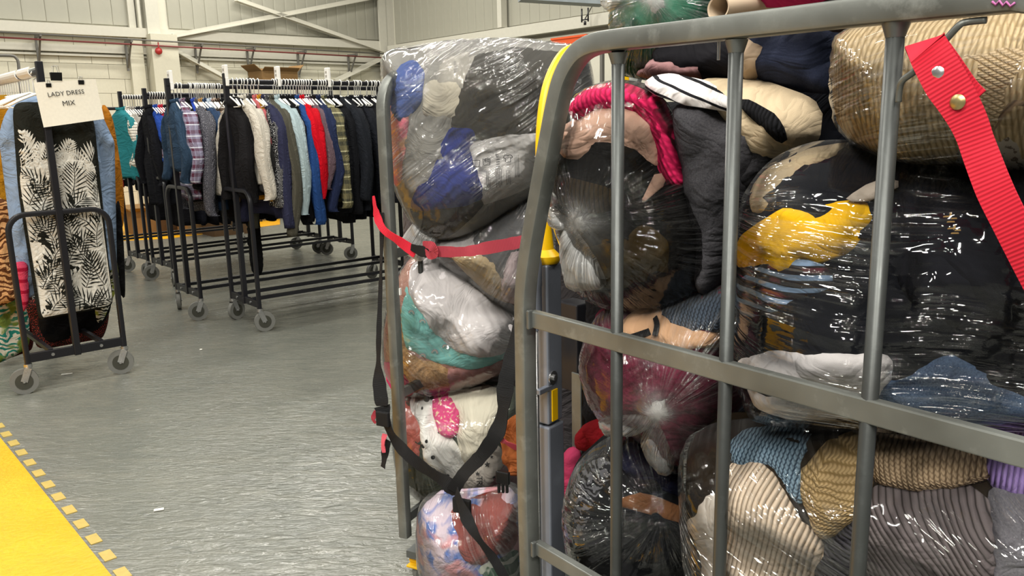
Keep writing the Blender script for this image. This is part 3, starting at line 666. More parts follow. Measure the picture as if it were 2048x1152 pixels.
plB = [
 (338, FB('#2d4054', 'denim', '#1f2f42'), 'denim_jacket', 'dark blue denim jacket with collar left of the plaid shirt', 'jacket', .56, .5),
 (351, FB('#8d8aa0', 'plaid', '#5d3446', .8, '#c8cad6'), 'plaid_shirt', 'lilac and maroon plaid shirt on the second rail', 'shirt', .78, .5),
 (362, FB('#1b1b1f'), 'cardigan', 'black cardigan right of the plaid shirt', 'cardigan', .80, .55),
 (370, FB('#2b47a6'), 'jumper', 'bright royal blue jumper on the second rail', 'jumper', .62, .5),
 (377, FB('#3a3a42', 'speckle', '#a9a9b0', .7), 'coat', 'black and grey speckled tweed coat on the second rail', 'coat', .88, .74),
 (385, FB('#a5804e'), 'blouse', 'tan top behind the tweed coat', 'top', .55, .3),
 (393, FB('#2c3e58', 'denim', '#1f2f49'), 'denim_shirt', 'slate blue denim shirt right of the tweed coat', 'shirt', .86, .6),
 (403, FB('#b8c6d6'), 'blouse', 'pale blue blouse edge beside the slate denim shirt', 'blouse', .6, .3),
 (411, FB('#a89688', 'blotch', '#2c2422', 1, '#c9a59a'), 'blouse', 'pink and brown floral blouse on the second rail', 'blouse', .7, .4),
 (420, FB('#4b3b2f', 'blotch', '#15110f', 1, '#8b7765'), 'scarf_top', 'brown mottled furry top on the second rail', 'top', .68, .66),
 (430, FB('#141416'), 'jumper', 'black jumper behind the end post of the front rail', 'jumper', .78, .6),
 (438, FB('#1a1718'), 'coat', 'long black coat behind the end post of the front rail', 'coat', .95, .7),
]
for i, (x, mt, nm, lab, cat, L, sl) in enumerate(plB):
    hang(RB, s_at(RB, x + 8), mt, nm, lab, cat, L=L, sl=sl, seed=i + 40, rz=rnd.uniform(-.1, .12), w={0: .20, 1: .265, 4: .285, 6: .25, 9: .27}.get(i, .18))
s = s_at(RB, 456)
while s < 1.7:
    hang(RB, s, FB('#141416'), 'jumper', 'black garment on the second rail, hidden behind the front row', 'jumper', L=.98, sl=.6, seed=int(s * 90), group='black garments on the second rail'); s += .1
for x in list(range(346, 364, 7)) + [377, 381, 386, 390, 393, 396, 400, 404, 408, 411, 415, 420, 424, 428, 434, 438]:
    add_hanger(RB, s_at(RB, x, 170), 'white hangers on the second rail', 'white plastic clothes hanger on the second rail', rz=rnd.uniform(-.15, .15))
plC = [
 (238, FB('#2c7f86'), 'jacket', 'teal jacket on the rearmost rail at left', 'jacket', .72, .5),
 (247, FB('#d8d3c6', 'stripes', '#55524b', 1.2), 'jumper', 'white and grey striped jumper behind the teal jacket', 'jumper', .6, .45),
 (257, FB('#a09b93', 'marl', '#807c75'), 'coat', 'light grey wool coat right of the teal jacket', 'coat', .62, .6),
 (268, FB('#1d1f27'), 'jacket', 'dark navy jacket right of the grey wool coat', 'jacket', .85, .6),
 (279, FB('#22232b'), 'coat', 'black coat between grey wool coat and denim jacket', 'coat', .9, .6),
]
for i, (x, mt, nm, lab, cat, L, sl) in enumerate(plC): hang(RC, s_at(RC, x), mt, nm, lab, cat, L=L, sl=sl, seed=i + 70, rz=rnd.uniform(-.1, .12), w=(.23, .23, .24, .14, .12)[i])
plD = [
 (293, FB('#14151a'), 'coat', 'black coat at the end of the rail left of the denim jacket', 'coat', .95, .6),
 (303, FB('#26479a'), 'jumper', 'cobalt blue jumper peeping above the denim jacket', 'jumper', .6, .4),
 (314, FB('#b5263a'), 'blouse', 'crimson top peeping above the denim jacket', 'top', .6, .3),
 (325, FB('#181a20'), 'coat', 'dark coat behind the end post of the second rail', 'coat', .95, .6),
]
for i, (x, mt, nm, lab, cat, L, sl) in enumerate(plD): hang(RDk, s_at(RDk, x), mt, nm, lab, cat, L=L, sl=sl, seed=i + 90, w=(.12, .19, .19, .14)[i])
for R_, a, b, g in ((RC, 295, 420, 'rearmost rail'), (RDk, 340, 450, 'third rail')):
    s = s_at(R_, a); i = 0
    while s < R_['L'] - .1:
        hang(R_, s, FB(['#16161b', '#1b1d26', '#2a1418'][i % 3] if i % 3 != 2 else '#16161b'), 'coat', 'dark long coat on the %s, half hidden by the rows in front' % g, 'coat', L=1.15, sl=.6, seed=i + 200, group='dark coats on the ' + g); s += .12; i += 1
for x in range(243, 286, 5): add_hanger(RC, s_at(RC, x, 190), 'white hangers on the rearmost rail', 'white plastic hanger on the rearmost rail at left')
for x in range(298, 330, 5): add_hanger(RDk, s_at(RDk, x, 185), 'white hangers on the third rail', 'white plastic hanger on the rail of the denim jacket')
plE = [(196, '#1c1a1c', 'black'), (203, '#2a2024', 'dark plum'), (210, '#b41f35', 'crimson'), (217, '#1a1a1c', 'jet black'), (224, '#7a1f2c', 'wine red'), (231, '#23222a', 'ink blue')]
for i, (x, c, cn) in enumerate(plE): hang(RE, s_at(RE, x + 4, 200), FB(c), 'blouse', '%s top on the far rail right of the paper sign' % cn, 'top', L=.8, sl=.5, seed=i + 120)
# size markers standing on the rails
def marker(R, x, lab):
    s = s_at(R, x, 165); p = R['c'] + R['rd'] * s; z = R['zr']; ax = (R['fd'], R['rd'], np.array([0, 0, 1.]))
    m = MB(); m.box(p + np.array([0, 0, z + .065]), .028, .012, .045, ax); m.box(p + np.array([0, 0, z]) + R['fd'] * .024, .005, .012, .03, ax); m.box(p + np.array([0, 0, z]) - R['fd'] * .024, .005, .012, .03, ax)
    o = m.build('size_marker', WHITEP, bevel=.006); tag(o, lab, 'size marker')
    for k in range(2): MB().box(p + np.array([0, 0, z + .05 + .028 * k]) - R['rd'] * .0125 , .012, .001, .008, ax).build('printed_letter', plain('faint_print', '#a8a49a', .6), o)
marker(RB, 341, 'white size marker on the second rail beside its end post'); marker(RA, 452, 'white size marker at the end post of the front rail'); marker(RA, 556, 'white size marker midway along the front rail'); marker(RA, 656, 'white size marker on the front rail above the checked shirt')
# boxes low behind the rails
for (x, y, c, lab) in [(300, 452, CARD, 'brown cardboard box on the floor behind the third rail'), (350, 448, CARDD, 'dark brown carton on the floor beside the brown cardboard box'), (405, 452, CARD, 'brown carton standing behind the second rail'), (455, 455, CARDD, 'dark carton on the floor behind the front rail end post')]:
    p = on_floor(x, y + 12); carton((p[0], p[1], 0), .26, .2, .16, rgw, c, lab)

# ------------------------------------------------------------------ puffed cloth and film shapes
def inside(pts, poly):
    x, y = pts[:, 0], pts[:, 1]; r = np.zeros(len(pts), bool); n = len(poly); j = n - 1
    for i in range(n):
        xi, yi = poly[i]; xj, yj = poly[j]
        c = ((yi > y) != (yj > y)) & (x < (xj - xi) * (y - yi) / (yj - yi + 1e-15) + xi); r ^= c; j = i
    return r
def dist(pts, poly):
    a = poly; b = np.roll(poly, -1, 0); out = np.full(len(pts), 1e9)
    for p, q in zip(a, b):
        d = q - p; L = d.dot(d) + 1e-15; t = np.clip(((pts - p) @ d) / L, 0, 1); out = np.minimum(out, np.hypot(*(pts - (p + t[:, None] * d)).T))
    return out
def resample(poly, step):
    P = np.array(spline(poly, 8, True)); d = np.hypot(*(np.roll(P, -1, 0) - P).T); c = np.concatenate([[0], np.cumsum(d)]); n = max(8, int(c[-1] / step))
    P = np.vstack([P, P[:1]]); s = np.linspace(0, c[-1], n, endpoint=False)
    return np.stack([np.interp(s, c, P[:, 0]), np.interp(s, c, P[:, 1])], 1)
def profile(d, R): 
    q = 1 - np.clip(d / R, 0, 1); return np.sqrt(np.clip(1 - q * q, 0, 1))
class Bag:
    def __init__(s, pl, D, T, R, poly, seed=1, lump=.018, dips=(), turn=.75, clear=.014):
        c = np.mean(np.array(poly, float), 0); T_ = T; s.T = T; s.R = R; s.seed = seed; s.lump = lump; s.dips = []
        for _ in range(12):
            p = pl.off(D).at(*c); d = ray(*c); vu = np.array([d[1], -d[0], 0.0]); vu /= np.linalg.norm(vu)
            u = pl.U * (1 - turn) + vu * turn; u /= np.linalg.norm(u); s.pl = Plane(p, u)
            s.poly = resample(np.array([s.pl.uv(*q) for q in poly]), .02)
            lo, hi = s.poly.min(0), s.poly.max(0); g = np.array([(x, y) for x in np.linspace(lo[0], hi[0], 24) for y in np.linspace(lo[1], hi[1], 24)]); g = g[inside(g, s.poly)]
            h = s.base(g) + .02; W = np.array([s.pl.P(a, b, k) for (a, b), k in zip(g, h)]); off = -((W - pl.o) @ pl.N); m_ = off.min()
            if m_ >= clear: break
            D += (clear - m_) * .9
        s.D = D; s.T = T; s.R = R; s.seed = seed; s.lump = lump
        s.dips = [(s.pl.uv(x, y), r, dep) for (x, y, r, dep) in dips]
    def base(s, q):
        ins = inside(q, s.poly); d = dist(q, s.poly); d = np.where(ins, d, 0)
        pr = profile(d, s.R)
        h = s.T * pr + s.lump * pr * (vnoise(q[:, 0] * 9, q[:, 1] * 9, s.seed) - .5) * 2
        for c, r, dep in s.dips: h = h - dep * np.exp(-((q - c) ** 2).sum(1) / (r * r)) * pr
        return h
flat = lambda q: np.zeros(len(q))
def triangulate(poly, step):
    lo, hi = poly.min(0), poly.max(0); xs = np.arange(lo[0], hi[0] + step, step); ys = np.arange(lo[1], hi[1] + step, step * .87)
    g = np.array([(x + (step / 2 if j % 2 else 0), y) for j, y in enumerate(ys) for x in xs])
    g = g[inside(g, poly)]; g = g[dist(g, poly) > step * .55]
    n = len(poly); vs = [Vector(p) for p in np.vstack([poly, g])]
    r = delaunay_2d_cdt(vs, [], [list(range(n))], 1, 1e-7, True)
    V = np.array([tuple(v) for v in r[0]]); Fc = [tuple(f) for f in r[2]]
    if Fc:
        a, b, c = (V[i] for i in Fc[0])
    Fc = [f if np.cross(V[f[1]] - V[f[0]], V[f[2]] - V[f[0]]) > 0 else f[::-1] for f in Fc]
    return V, Fc
def puff(name, pl, poly_px, mat, hf=flat, lift=0.0, T=.02, R=.022, step=.011, fold=.006, fwl=.035, fang=30, seed=1, uvang=0.0, back=.012, label=None, cat=None, group=None, parent=None, jag=.0, uvpoly=None, edge=.003, kind=None):
    poly = pl.uvh(poly_px, hf) if uvpoly is None else np.array(uvpoly)
    P = resample(poly, step)
    if jag:
        ct = P.mean(0); nz = (vnoise(P[:, 0] * 70, P[:, 1] * 70, seed) - .5) * .7 + (vnoise(P[:, 0] * 24, P[:, 1] * 24, seed + 5) - .5) * 1.6; d = P - ct; d /= np.hypot(*d.T)[:, None] + 1e-9; P = P + d * (nz * jag)[:, None]
    V, Fc = triangulate(P, step); d = np.where(inside(V, P), dist(V, P), 0.0); pr = profile(d, R); fo = folds(V[:, 0], V[:, 1], fang, fwl, seed)
    H = hf(V) + lift; top = H + T * pr + fold * (2.6 * fo + .9 * folds(V[:, 0], V[:, 1], fang + 55, fwl * .8, seed + 17)) * np.clip(d / .012, 0, 1) + edge; bot = H - back * profile(d, .02) - edge * (d > 0)
    n = len(V); onb = d < 1e-6
    vs = [pl.P(u, v, h) for (u, v), h in zip(V, top)] + [pl.P(u, v, h) for (u, v), h in zip(V, bot)]
    fs = list(Fc) + [(f[0] + n, f[2] + n, f[1] + n) for f in Fc]
    # close the rim
    cnt = {}
    for f in Fc:
        for a, b in ((f[0], f[1]), (f[1], f[2]), (f[2], f[0])): cnt[(a, b)] = 1
    for (a, b) in list(cnt):
        if (b, a) not in cnt: fs.append((b, a, a + n, b + n))
    ca, sa = math.cos(math.radians(uvang)), math.sin(math.radians(uvang)); o = seed * .731
    hh = np.concatenate([top, bot]); W = np.vstack([V, V])
    # follow the curve a little so that patterns run round the bulge
    uv = np.stack([W[:, 0] * ca + W[:, 1] * sa + o + hh * .12, -W[:, 0] * sa + W[:, 1] * ca + o * .6 + fold * 0], 1)
    ob = finish(name, vs, fs, mat, parent, True, uv=uv)
    return tag(ob, label, cat, group, kind)
def film(name, pl, poly_px, hf, mat, label=None, cat='bag', lift=.016, T=.006, R=.03, step=.010, flow=('r', 0, 0), k=7.0, haze0=0.0, knots=(), wr=.006, seed=1, grp=None, backT=.0, parent=None, tens=()):
    """clear plastic skin; flow ('r', x, y) wrinkles run from a knot at that pixel, ('d', angle) run along a direction"""
    poly = np.array([pl.uv(*p) for p in poly_px]) if hf is not flat else np.array([pl.uv(*p) for p in poly_px]); P = resample(poly, step)
    V, Fc = triangulate(P, step); d = np.where(inside(V, P), dist(V, P), 0.0); pr = profile(d, R)
    K = [pl.uvh([(x, y)], hf)[0] for (x, y) in knots]
    if flow[0] == 'r':
        c = pl.uvh([(flow[1], flow[2])], hf)[0]; e = V - c; r = np.hypot(*e.T) + 1e-6; cs = e / r[:, None]
        fl = np.stack([cs[:, 0] * k, cs[:, 1] * k, r * 2.0 + seed * 3.3], 1)
    else:
        a = math.radians(flow[1]); x = V[:, 0] * math.cos(a) + V[:, 1] * math.sin(a); y = -V[:, 0] * math.sin(a) + V[:, 1] * math.cos(a)
        y = y + (vnoise(V[:, 0] * 5, V[:, 1] * 5, seed) - .5) * .06
        fl = np.stack([x * 2.0, y * k * 6.5, np.full(len(V), seed * 2.7)], 1)
    rid = (1 - np.abs(2 * vnoise(fl[:, 0] * 1.7 + fl[:, 2], fl[:, 1] * 1.7, seed) - 1)) ** 2
    hz = np.full(len(V), haze0) + np.clip(.2 - d * 14, 0, .2) * .4
    H = hf(V)
    top = H + lift * np.clip(d / .07, 0, 1) + T * pr + wr * (rid - .4) * np.clip(d / .02, 0, 1)
    for c in K:
        r = np.hypot(*(V - c).T); hz += .75 * np.exp(-(r / .018) ** 2) + .12 * np.exp(-(r / .05) ** 2); top = top + .022 * np.exp(-(r / .03) ** 2)
    bot = -backT * profile(d, R * 2) - .001 if backT else H * 0 - .006 * pr
    n = len(V); vs = [pl.P(u, v, h) for (u, v), h in zip(V, top)] + [pl.P(u, v, h) for (u, v), h in zip(V, np.broadcast_to(bot, V[:, 0].shape))]
    fs = list(Fc) + ([(f[0] + n, f[2] + n, f[1] + n) for f in Fc])
    cnt = {}
    for f in Fc:
        for a, b in ((f[0], f[1]), (f[1], f[2]), (f[2], f[0])): cnt[(a, b)] = 1
    for (a, b) in list(cnt):
        if (b, a) not in cnt: fs.append((b, a, a + n, b + n))
    ob = finish(name, vs, fs, mat, parent, True, uv=np.vstack([V, V]) + seed * .4, attrs={'flow': np.vstack([fl, fl]), 'haze': np.concatenate([hz, np.full(n, .02)])})
    return tag(ob, label, cat if not parent else None, grp)
FILM = film_mat('clear_film'); FILMH = film_mat('cloudy_film', .13, .42, .12)

def bag_set(spec):
    B = Bag(Q0 if spec.get('cage') == 2 else P0, spec['D'], spec['T'], spec['R'], spec['poly'], spec.get('seed', 1), spec.get('lump', .018), spec.get('dips', ()), clear=spec.get('clear', .0 if spec.get('cage') == 2 else .014))
    hf = B.base; pl = B.pl; dz = .006
    inn = lambda q: B.base(q) - .020
    for i, g in enumerate(spec['items']):
        nm, lab, cat, poly, mt = g[:5]; o = dict(g[5]) if len(g) > 5 else {}
        lay = o.pop('lay', i); sub = o.pop('sub', None)
        if nm in CORES:
            ct = np.mean(np.array(spec['poly'], float), 0); poly = [tuple(ct + (np.array(q) - ct) * .985) for q in spec['poly']]
        kw = dict(T=.012, R=.02, step=.011, fold=.005, seed=spec.get('seed', 1) * 13 + i * 7, fang=o.get('fang', 20 + i * 47), jag=.009)
        kw.update(o)
        ob = puff(nm, pl, poly, mt, hf=inn, lift=lay * .0022 - .004, label=lab, cat=cat, **kw)
        if sub: sub(ob, pl, inn, lay * .0022 + .006)
    fm = spec.get('film')
    if fm is not None:
        fk = dict(flow=('r', *spec['knot']) if 'knot' in spec else ('d', 20), knots=[spec['knot']] if 'knot' in spec else (), seed=spec.get('seed', 1))
        fk.update(fm); lab = fk.pop('label'); mt = fk.pop('mat', FILM); poly = fk.pop('poly', spec['poly'])
        fo = film('plastic_bag', pl, poly, hf, mt, label=lab, backT=fk.pop('backT', spec['T'] * .6), **fk)
        for (tp, tk) in spec.get('tails', ()):
            kn = spec['knot']; tk = dict(tk)
            film('gathered_neck', pl, tp, lambda q: B.base(q) + .015, FILMH, parent=fo, lift=.012, T=.02, R=.03, step=.008, flow=('r', *kn), k=tk.get('k', 9), haze0=tk.get('haze', .22), knots=[kn], wr=.011, seed=spec.get('seed', 1) + 5)
        if 'knot' in spec:
            c = pl.uvh([spec['knot']], hf)[0]; h = float(hf(np.array([c]))[0]) + .03; p = pl.P(c[0], c[1], h)
            m = MB(); kr = spec.get('kr', .011)
            vs = []; fs = []; nn_, kk = 12, 7
            for a in range(kk + 1):
                for b in range(nn_):
                    th = math.pi * a / kk; ph = 2 * math.pi * b / nn_; rr = kr * (1 + .28 * math.sin(4 * ph + 2 * th) + .15 * math.sin(7 * ph))
                    vs.append(p + pl.U * rr * math.sin(th) * math.cos(ph) + pl.V * rr * math.sin(th) * math.sin(ph) * 1.2 + pl.N * kr * math.cos(th))
            fs = [(a * nn_ + b, (a + 1) * nn_ + b, (a + 1) * nn_ + (b + 1) % nn_, a * nn_ + (b + 1) % nn_) for a in range(kk) for b in range(nn_)]
            finish('knot', vs, fs, FILMH, fo, True, uv=[(0, 0)] * len(vs), attrs={'flow': np.array(vs) * 80, 'haze': np.full(len(vs), .55)})
    return B
F_ = fabric
CORES = ('padded_coat', 'maroon_fleece', 'black_bundle', 'brown_bundle', 'navy_coat', 'blanket', 'tracksuit', 'fleece_blanket', 'cable_jumper', 'green_hoodie', 'shirt', 'marl_joggers_')

# ------------------------------------------------------------------ left rail with the dresses
cL = (on_floor(60, 787) + on_floor(258, 744)) / 2
DL = az_dir(-42.0)
RL = rail_rack(cL, DL, 1.75, 'black clothes rail at left holding the dresses and the paper sign', az=(60, 70, 100, 20), fw=.25, arch=.975)
def PL(s): return Plane(cL + DL * s, RL['fd'])
def dress(name, s, poly, mt, label, cat, **k):
    kw = dict(T=.035, R=.05, step=.016, fold=.011, fwl=.06, fang=86, back=.03, jag=.0); kw.update(k)
    return puff(name, PL(s), poly, mt, label=label, cat=cat, **kw)
# small inner loops so that far things come first
dress('dress', .62, [(-60, 215), (-20, 200), (30, 205), (34, 300), (36, 430), (38, 540), (20, 560), (-60, 560)], F_('#b57f1c'), 'mustard yellow dress hanging at the left edge of the picture', 'dress', seed=31)
dress('skirt', .72, [(-60, 520), (30, 515), (52, 560), (58, 650), (48, 700), (-50, 720)], F_('#27766a', 'leaf', '#c9c3b2', 1.6, '#6b7f3b'), 'teal and green leaf print skirt low at the left edge', 'skirt', seed=32)
dress('dress', .80, [(10, 600), (62, 590), (66, 690), (40, 705), (2, 712)], F_('#2a1612', 'speckle', '#b04038', .6), 'dark dress with fine red speckles, hem lowest at left', 'dress', seed=33, fold=.006)
dress('dress', .50, [(-60, 400), (10, 400), (26, 430), (36, 560), (30, 600), (-50, 600)], F_('#c99a6a', 'leaf', '#5b3720', 1.5), 'tan dress with brown leaf print at the left edge', 'dress', seed=34)
dress('dress', .55, [(205, 210), (224, 235), (236, 300), (247, 380), (246, 450), (232, 450), (215, 330), (205, 270)], F_('#a86a1c'), 'mustard dress sleeve and side showing right of the light blue dress', 'dress', seed=35)
dress('dress', .44, [(60, 600), (205, 600), (208, 670), (170, 680), (80, 696), (70, 650)], F_('#1a1512', 'speckle', '#a33a30', .9), 'black dress with a red flowered hem below the palm dress', 'dress', seed=36)
dress('dress', .40, [(86, 620), (215, 600), (200, 655), (150, 668), (95, 684)], F_('#0e0d0e'), 'plain black skirt end hanging below the palm dress', 'skirt', seed=37)
dress('cardigan', .36, [(222, 470), (236, 400), (246, 470), (250, 590), (238, 580), (222, 560)], F_('#111113'), 'black cardigan edge right of the floral dress', 'cardigan', seed=38)
dress('dress', .26, [(176, 200), (190, 220), (200, 330), (214, 440), (226, 500), (238, 560), (222, 600), (205, 640), (190, 620), (180, 400)], F_('#d8d6cb', 'leaf', '#20221c', 1.1, '#8d9440'), 'white dress with black and olive paisley border behind the palm dress', 'dress', seed=39)
lbd = [(14, 222), (40, 200), (90, 190), (160, 192), (196, 218), (212, 250), (229, 290), (205, 302), (198, 290), (208, 360), (216, 430), (224, 520), (222, 540), (60, 570), (52, 600), (34, 560), (26, 480), (22, 400), (18, 300), (0, 290), (0, 262)]
dress('dress', .16, lbd, F_('#8ba0bd'), 'light blue short sleeved dress hanging behind the palm dress', 'dress', seed=40)
pk = PL(.155)
for (y0, y1, c, nm) in [(528, 556, '#e8949c', 'pink_band'), (556, 575, '#b02345', 'red_band'), (575, 600, '#c01f3f', 'red_band'), (600, 640, '#e2572f', 'orange_band')]:
    if nm == 'pink_band': hem = dress('skirt', .13, [(28, 528), (54, 526), (56, 560), (57, 604), (44, 625), (36, 606), (32, 560)], F_('#d94a68', 'widestripes', '#a81a3a', .9), 'pink and red banded hem showing left of the palm dress', 'skirt', seed=41)
palm = [(28, 214), (50, 204), (78, 214), (95, 238), (120, 244), (150, 240), (165, 206), (180, 222), (190, 260), (188, 300), (193, 340), (200, 420), (208, 480), (216, 550), (224, 606), (190, 618), (150, 626), (100, 634), (78, 636), (70, 580), (56, 500), (42, 420), (34, 350), (36, 300), (28, 260)]
pd = dress('dress', .085, palm, F_('#23241f'), 'black sleeveless dress with white palm leaf print below the paper sign', 'dress', seed=42, fold=.007, T=.03)
# printed leaves: thin flat shapes lying on the cloth
plp = PL(.085); WHT = F_('#d9d6cc')
pp = resample(np.array([plp.uv(*p) for p in palm]), .012)
def pz(q):
    d = dist(q, pp); pr = profile(d, .05); return .03 * pr + .014 * folds(q[:, 0], q[:, 1], 86, .06, 42) * np.clip(d / .012, 0, 1) + .003
def frond(m, x, y, ang, L, W, n=11, curve=.3, fat=.56, up=0.0):
    o = plp.uv(x, y); pts = []; a = math.radians(ang); p = o.copy(); st = L / n
    for i in range(n + 1):
        pts.append((p.copy(), a)); p = p + st * np.array([math.cos(a), math.sin(a)]); a += curve / n
    tri = []
    for i, (c, aa) in enumerate(pts):
        t = i / n; ll = W * (math.sin(math.pi * (.12 + .8 * t)) ** .8)
        for sg in (-1, 1):
            b = aa + sg * (1.05 - .55 * t); d = np.array([math.cos(b), math.sin(b)]); pe = np.array([-d[1], d[0]]); bw = st * fat
            q = [c - d * .0, c + d * ll * .35 + pe * bw * .62, c + d * ll * .75 + pe * bw * .45, c + d * ll, c + d * ll * .7 - pe * bw * .45, c + d * ll * .35 - pe * bw * .62]
            tri.append(q)
    for i in range(n):
        c, aa = pts[i]; c2, a2 = pts[i + 1]; pe = np.array([-math.sin(aa), math.cos(aa)]) * .0016; tri.append([c - pe, c2 - pe, c2 + pe, c + pe])
    for q in tri:
        q = np.array(q)
        if not inside(q, pp).all() or dist(q, pp).min() < .003: 
            if not inside(q[:1], pp).all(): continue
            q = q[0] + (q - q[0]) * .5
            if not inside(q, pp).all(): continue
        h = pz(q) + .0035 + up
        ar = sum(q[i][0] * q[(i + 1) % len(q)][1] - q[(i + 1) % len(q)][0] * q[i][1] for i in range(len(q)))
        if ar < 0: q = q[::-1]; h = h[::-1]
        k = len(q); cen = q.mean(0); hc = float(pz(np.array([cen]))[0]) + .0042 + up
        m.add([plp.P(a_[0], a_[1], hh) for a_, hh in zip(q, h)] + [plp.P(cen[0], cen[1], hc)], [(i, (i + 1) % k, k) for i in range(k)], [tuple(x_) for x_ in q] + [tuple(cen)])
fr = [(70, 345, 112, .19, .075), (60, 420, 70, .17, .08), (125, 330, 80, .12, .05), (165, 345, 105, .10, .06), (95, 390, 60, .17, .085), (170, 420, 100, .19, .08), (120, 430, 120, .2, .085),
      (66, 480, 95, .16, .085), (110, 500, 50, .17, .085), (150, 520, 75, .2, .085), (190, 500, 110, .16, .07), (90, 560, 100, .18, .09), (150, 600, 100, .18, .09), (200, 590, 95, .17, .07), (120, 610, 60, .14, .08), (88, 625, 60, .13, .08), (50, 350, 60, .12, .06), (100, 345, 140, .1, .05), (180, 560, 60, .12, .07), (70, 540, 130, .10, .06), (140, 465, 20, .16, .07), (205, 455, 130, .14, .06), (60, 390, 10, .14, .06), (95, 470, 160, .12, .06), (175, 610, 20, .1, .05), (110, 585, 160, .12, .06)]
lm = MB(); km = MB()
for i, (x, y, a, L, W) in enumerate(fr[:5] + [(75, 350, 60, .14, .08), (175, 350, 80, .14, .08), (40, 345, 80, .12, .06), (150, 350, 130, .12, .07)]): frond(lm, x, y, a, L * 1.1, W * 1.3, 9, .4 if i % 2 else -.4, .62)
wp = [(38, 352), (52, 325), (66, 345), (84, 318), (100, 352), (118, 330), (130, 350), (140, 318), (156, 345), (176, 322), (190, 350), (200, 430), (208, 490), (215, 550), (221, 602), (190, 613), (150, 621), (100, 629), (82, 630), (74, 580), (60, 500), (47, 420)]
wpl = resample(np.array([plp.uv(*p) for p in wp]), .012); Vw_, Fw_ = triangulate(wpl, .018); hw_ = pz(Vw_) + .003
lm.add([plp.P(a_[0], a_[1], hh) for a_, hh in zip(Vw_, hw_)], Fw_, [tuple(x_) for x_ in Vw_])
rf = random.Random(8)
for gy in range(6):
    for gx in range(4):
        x = 60 + gx * 42 + gy * 5 + (20 if gy % 2 else 0) + rf.uniform(-8, 8); y = 400 + gy * 44 + rf.uniform(-10, 10); frond(km, x, y, rf.choice([60, 75, 100, 120, 40, 140]) + rf.uniform(-10, 10), rf.uniform(.15, .20), rf.uniform(.085, .115), 9, rf.choice([-.6, .6]), .27, .0015)
lo = lm.build('leaf_print', WHT, pd, smooth=False); lo['kind'] = 'stuff'
lo = km.build('leaf_print', F_('#1d1e1a'), pd, smooth=False); lo['kind'] = 'stuff'; lo['label'] = 'black leaf lines'
# hangers of the two front dresses, white covers on the rail
hgp = PL(.10)
for s_, lab, xs in ((.10, 'white plastic hanger inside the palm leaf dress', (28, 212, 178)), (.18, 'white plastic hanger of the light blue dress', (40, 200, 190))):
    add_hanger(RL, s_, None, lab, dz=-.01)
for i in range(22):
    add_hanger(RL, .28 + i * .062, 'hangers packed on the left rail', 'white hanger packed on the left rail behind the dresses', rz=rnd.uniform(-.15, .15))
cols = [('#b58a2a', 'ochre'), ('#7c3d2c', 'rust'), ('#d8d0c4', 'ivory'), ('#c78f1f', 'gold'), ('#3d2a22', 'umber'), ('#2f6f63', 'sea green'), ('#8e2f3a', 'wine'), ('#c8a27a', 'sand')]
for i, (c, cn) in enumerate(cols):
    hang(RL, .86 + i * .105, F_(c), 'dress', '%s dress packed towards the far end of the left rail' % cn, 'dress', L=1.15, sl=.2, seed=i + 300, th=.05)
m = MB(); zr = RL['zr']
for (s0, s1, lab) in [(.03 + .10, .40, 'white tube cover on the left rail nearest its end post'), (.45, 1.0, 'long white tube cover further along the left rail')]:
    a = cL + DL * s0 + np.array([0, 0, zr + .012]); b = cL + DL * s1 + np.array([0, 0, zr + .012])
    pr_ = [(.030 * math.cos(t), .030 * math.sin(t)) for t in np.linspace(-.9, math.pi + .9, 12)]; pr_ += [(x * .85, y * .85) for x, y in pr_[::-1]]
    o = MB().sweep([a, (a + b) / 2, b], pr_, np.cross(DL, [0, 0, 1])).build('rail_cover', WHITEP, smooth=False); tag(o, lab, 'rail cover')
# the sign
sg = PL(-.035); sp_ = [sg.uv(*p) for p in [(67, 165), (191, 158), (208, 238), (87, 255)]]
PAPER = plain('paper', '#e4e0d2', .75, 0, .2)
e = empty('paper_sign', tuple(sg.P(sp_[3][0], sp_[3][1])), 'white paper sign reading LADY DRESS MIX clipped to the left rail', 'sign')
nn_ = 9; vs = []; uvs = []
for side in (0, 1):
    for j in range(nn_):
        for i in range(nn_):
            u, v = i / (nn_ - 1), j / (nn_ - 1); q = (1 - v) * ((1 - u) * sp_[0] + u * sp_[1]) + v * ((1 - u) * sp_[3] + u * sp_[2]); vs.append(sg.P(q[0], q[1], .004 * math.sin(u * 3.1) + .006 * v * v - .0015 * side)); uvs.append((u, v))
fs = [(j * nn_ + i, (j + 1) * nn_ + i, (j + 1) * nn_ + i + 1, j * nn_ + i + 1) for j in range(nn_ - 1) for i in range(nn_ - 1)]; fs += [tuple(x + nn_ * nn_ for x in f[::-1]) for f in fs]
finish('paper_sheet', vs, fs, PAPER, e, True, uv=uvs)
INK = plain('black_ink', '#1a1a1c', .7)
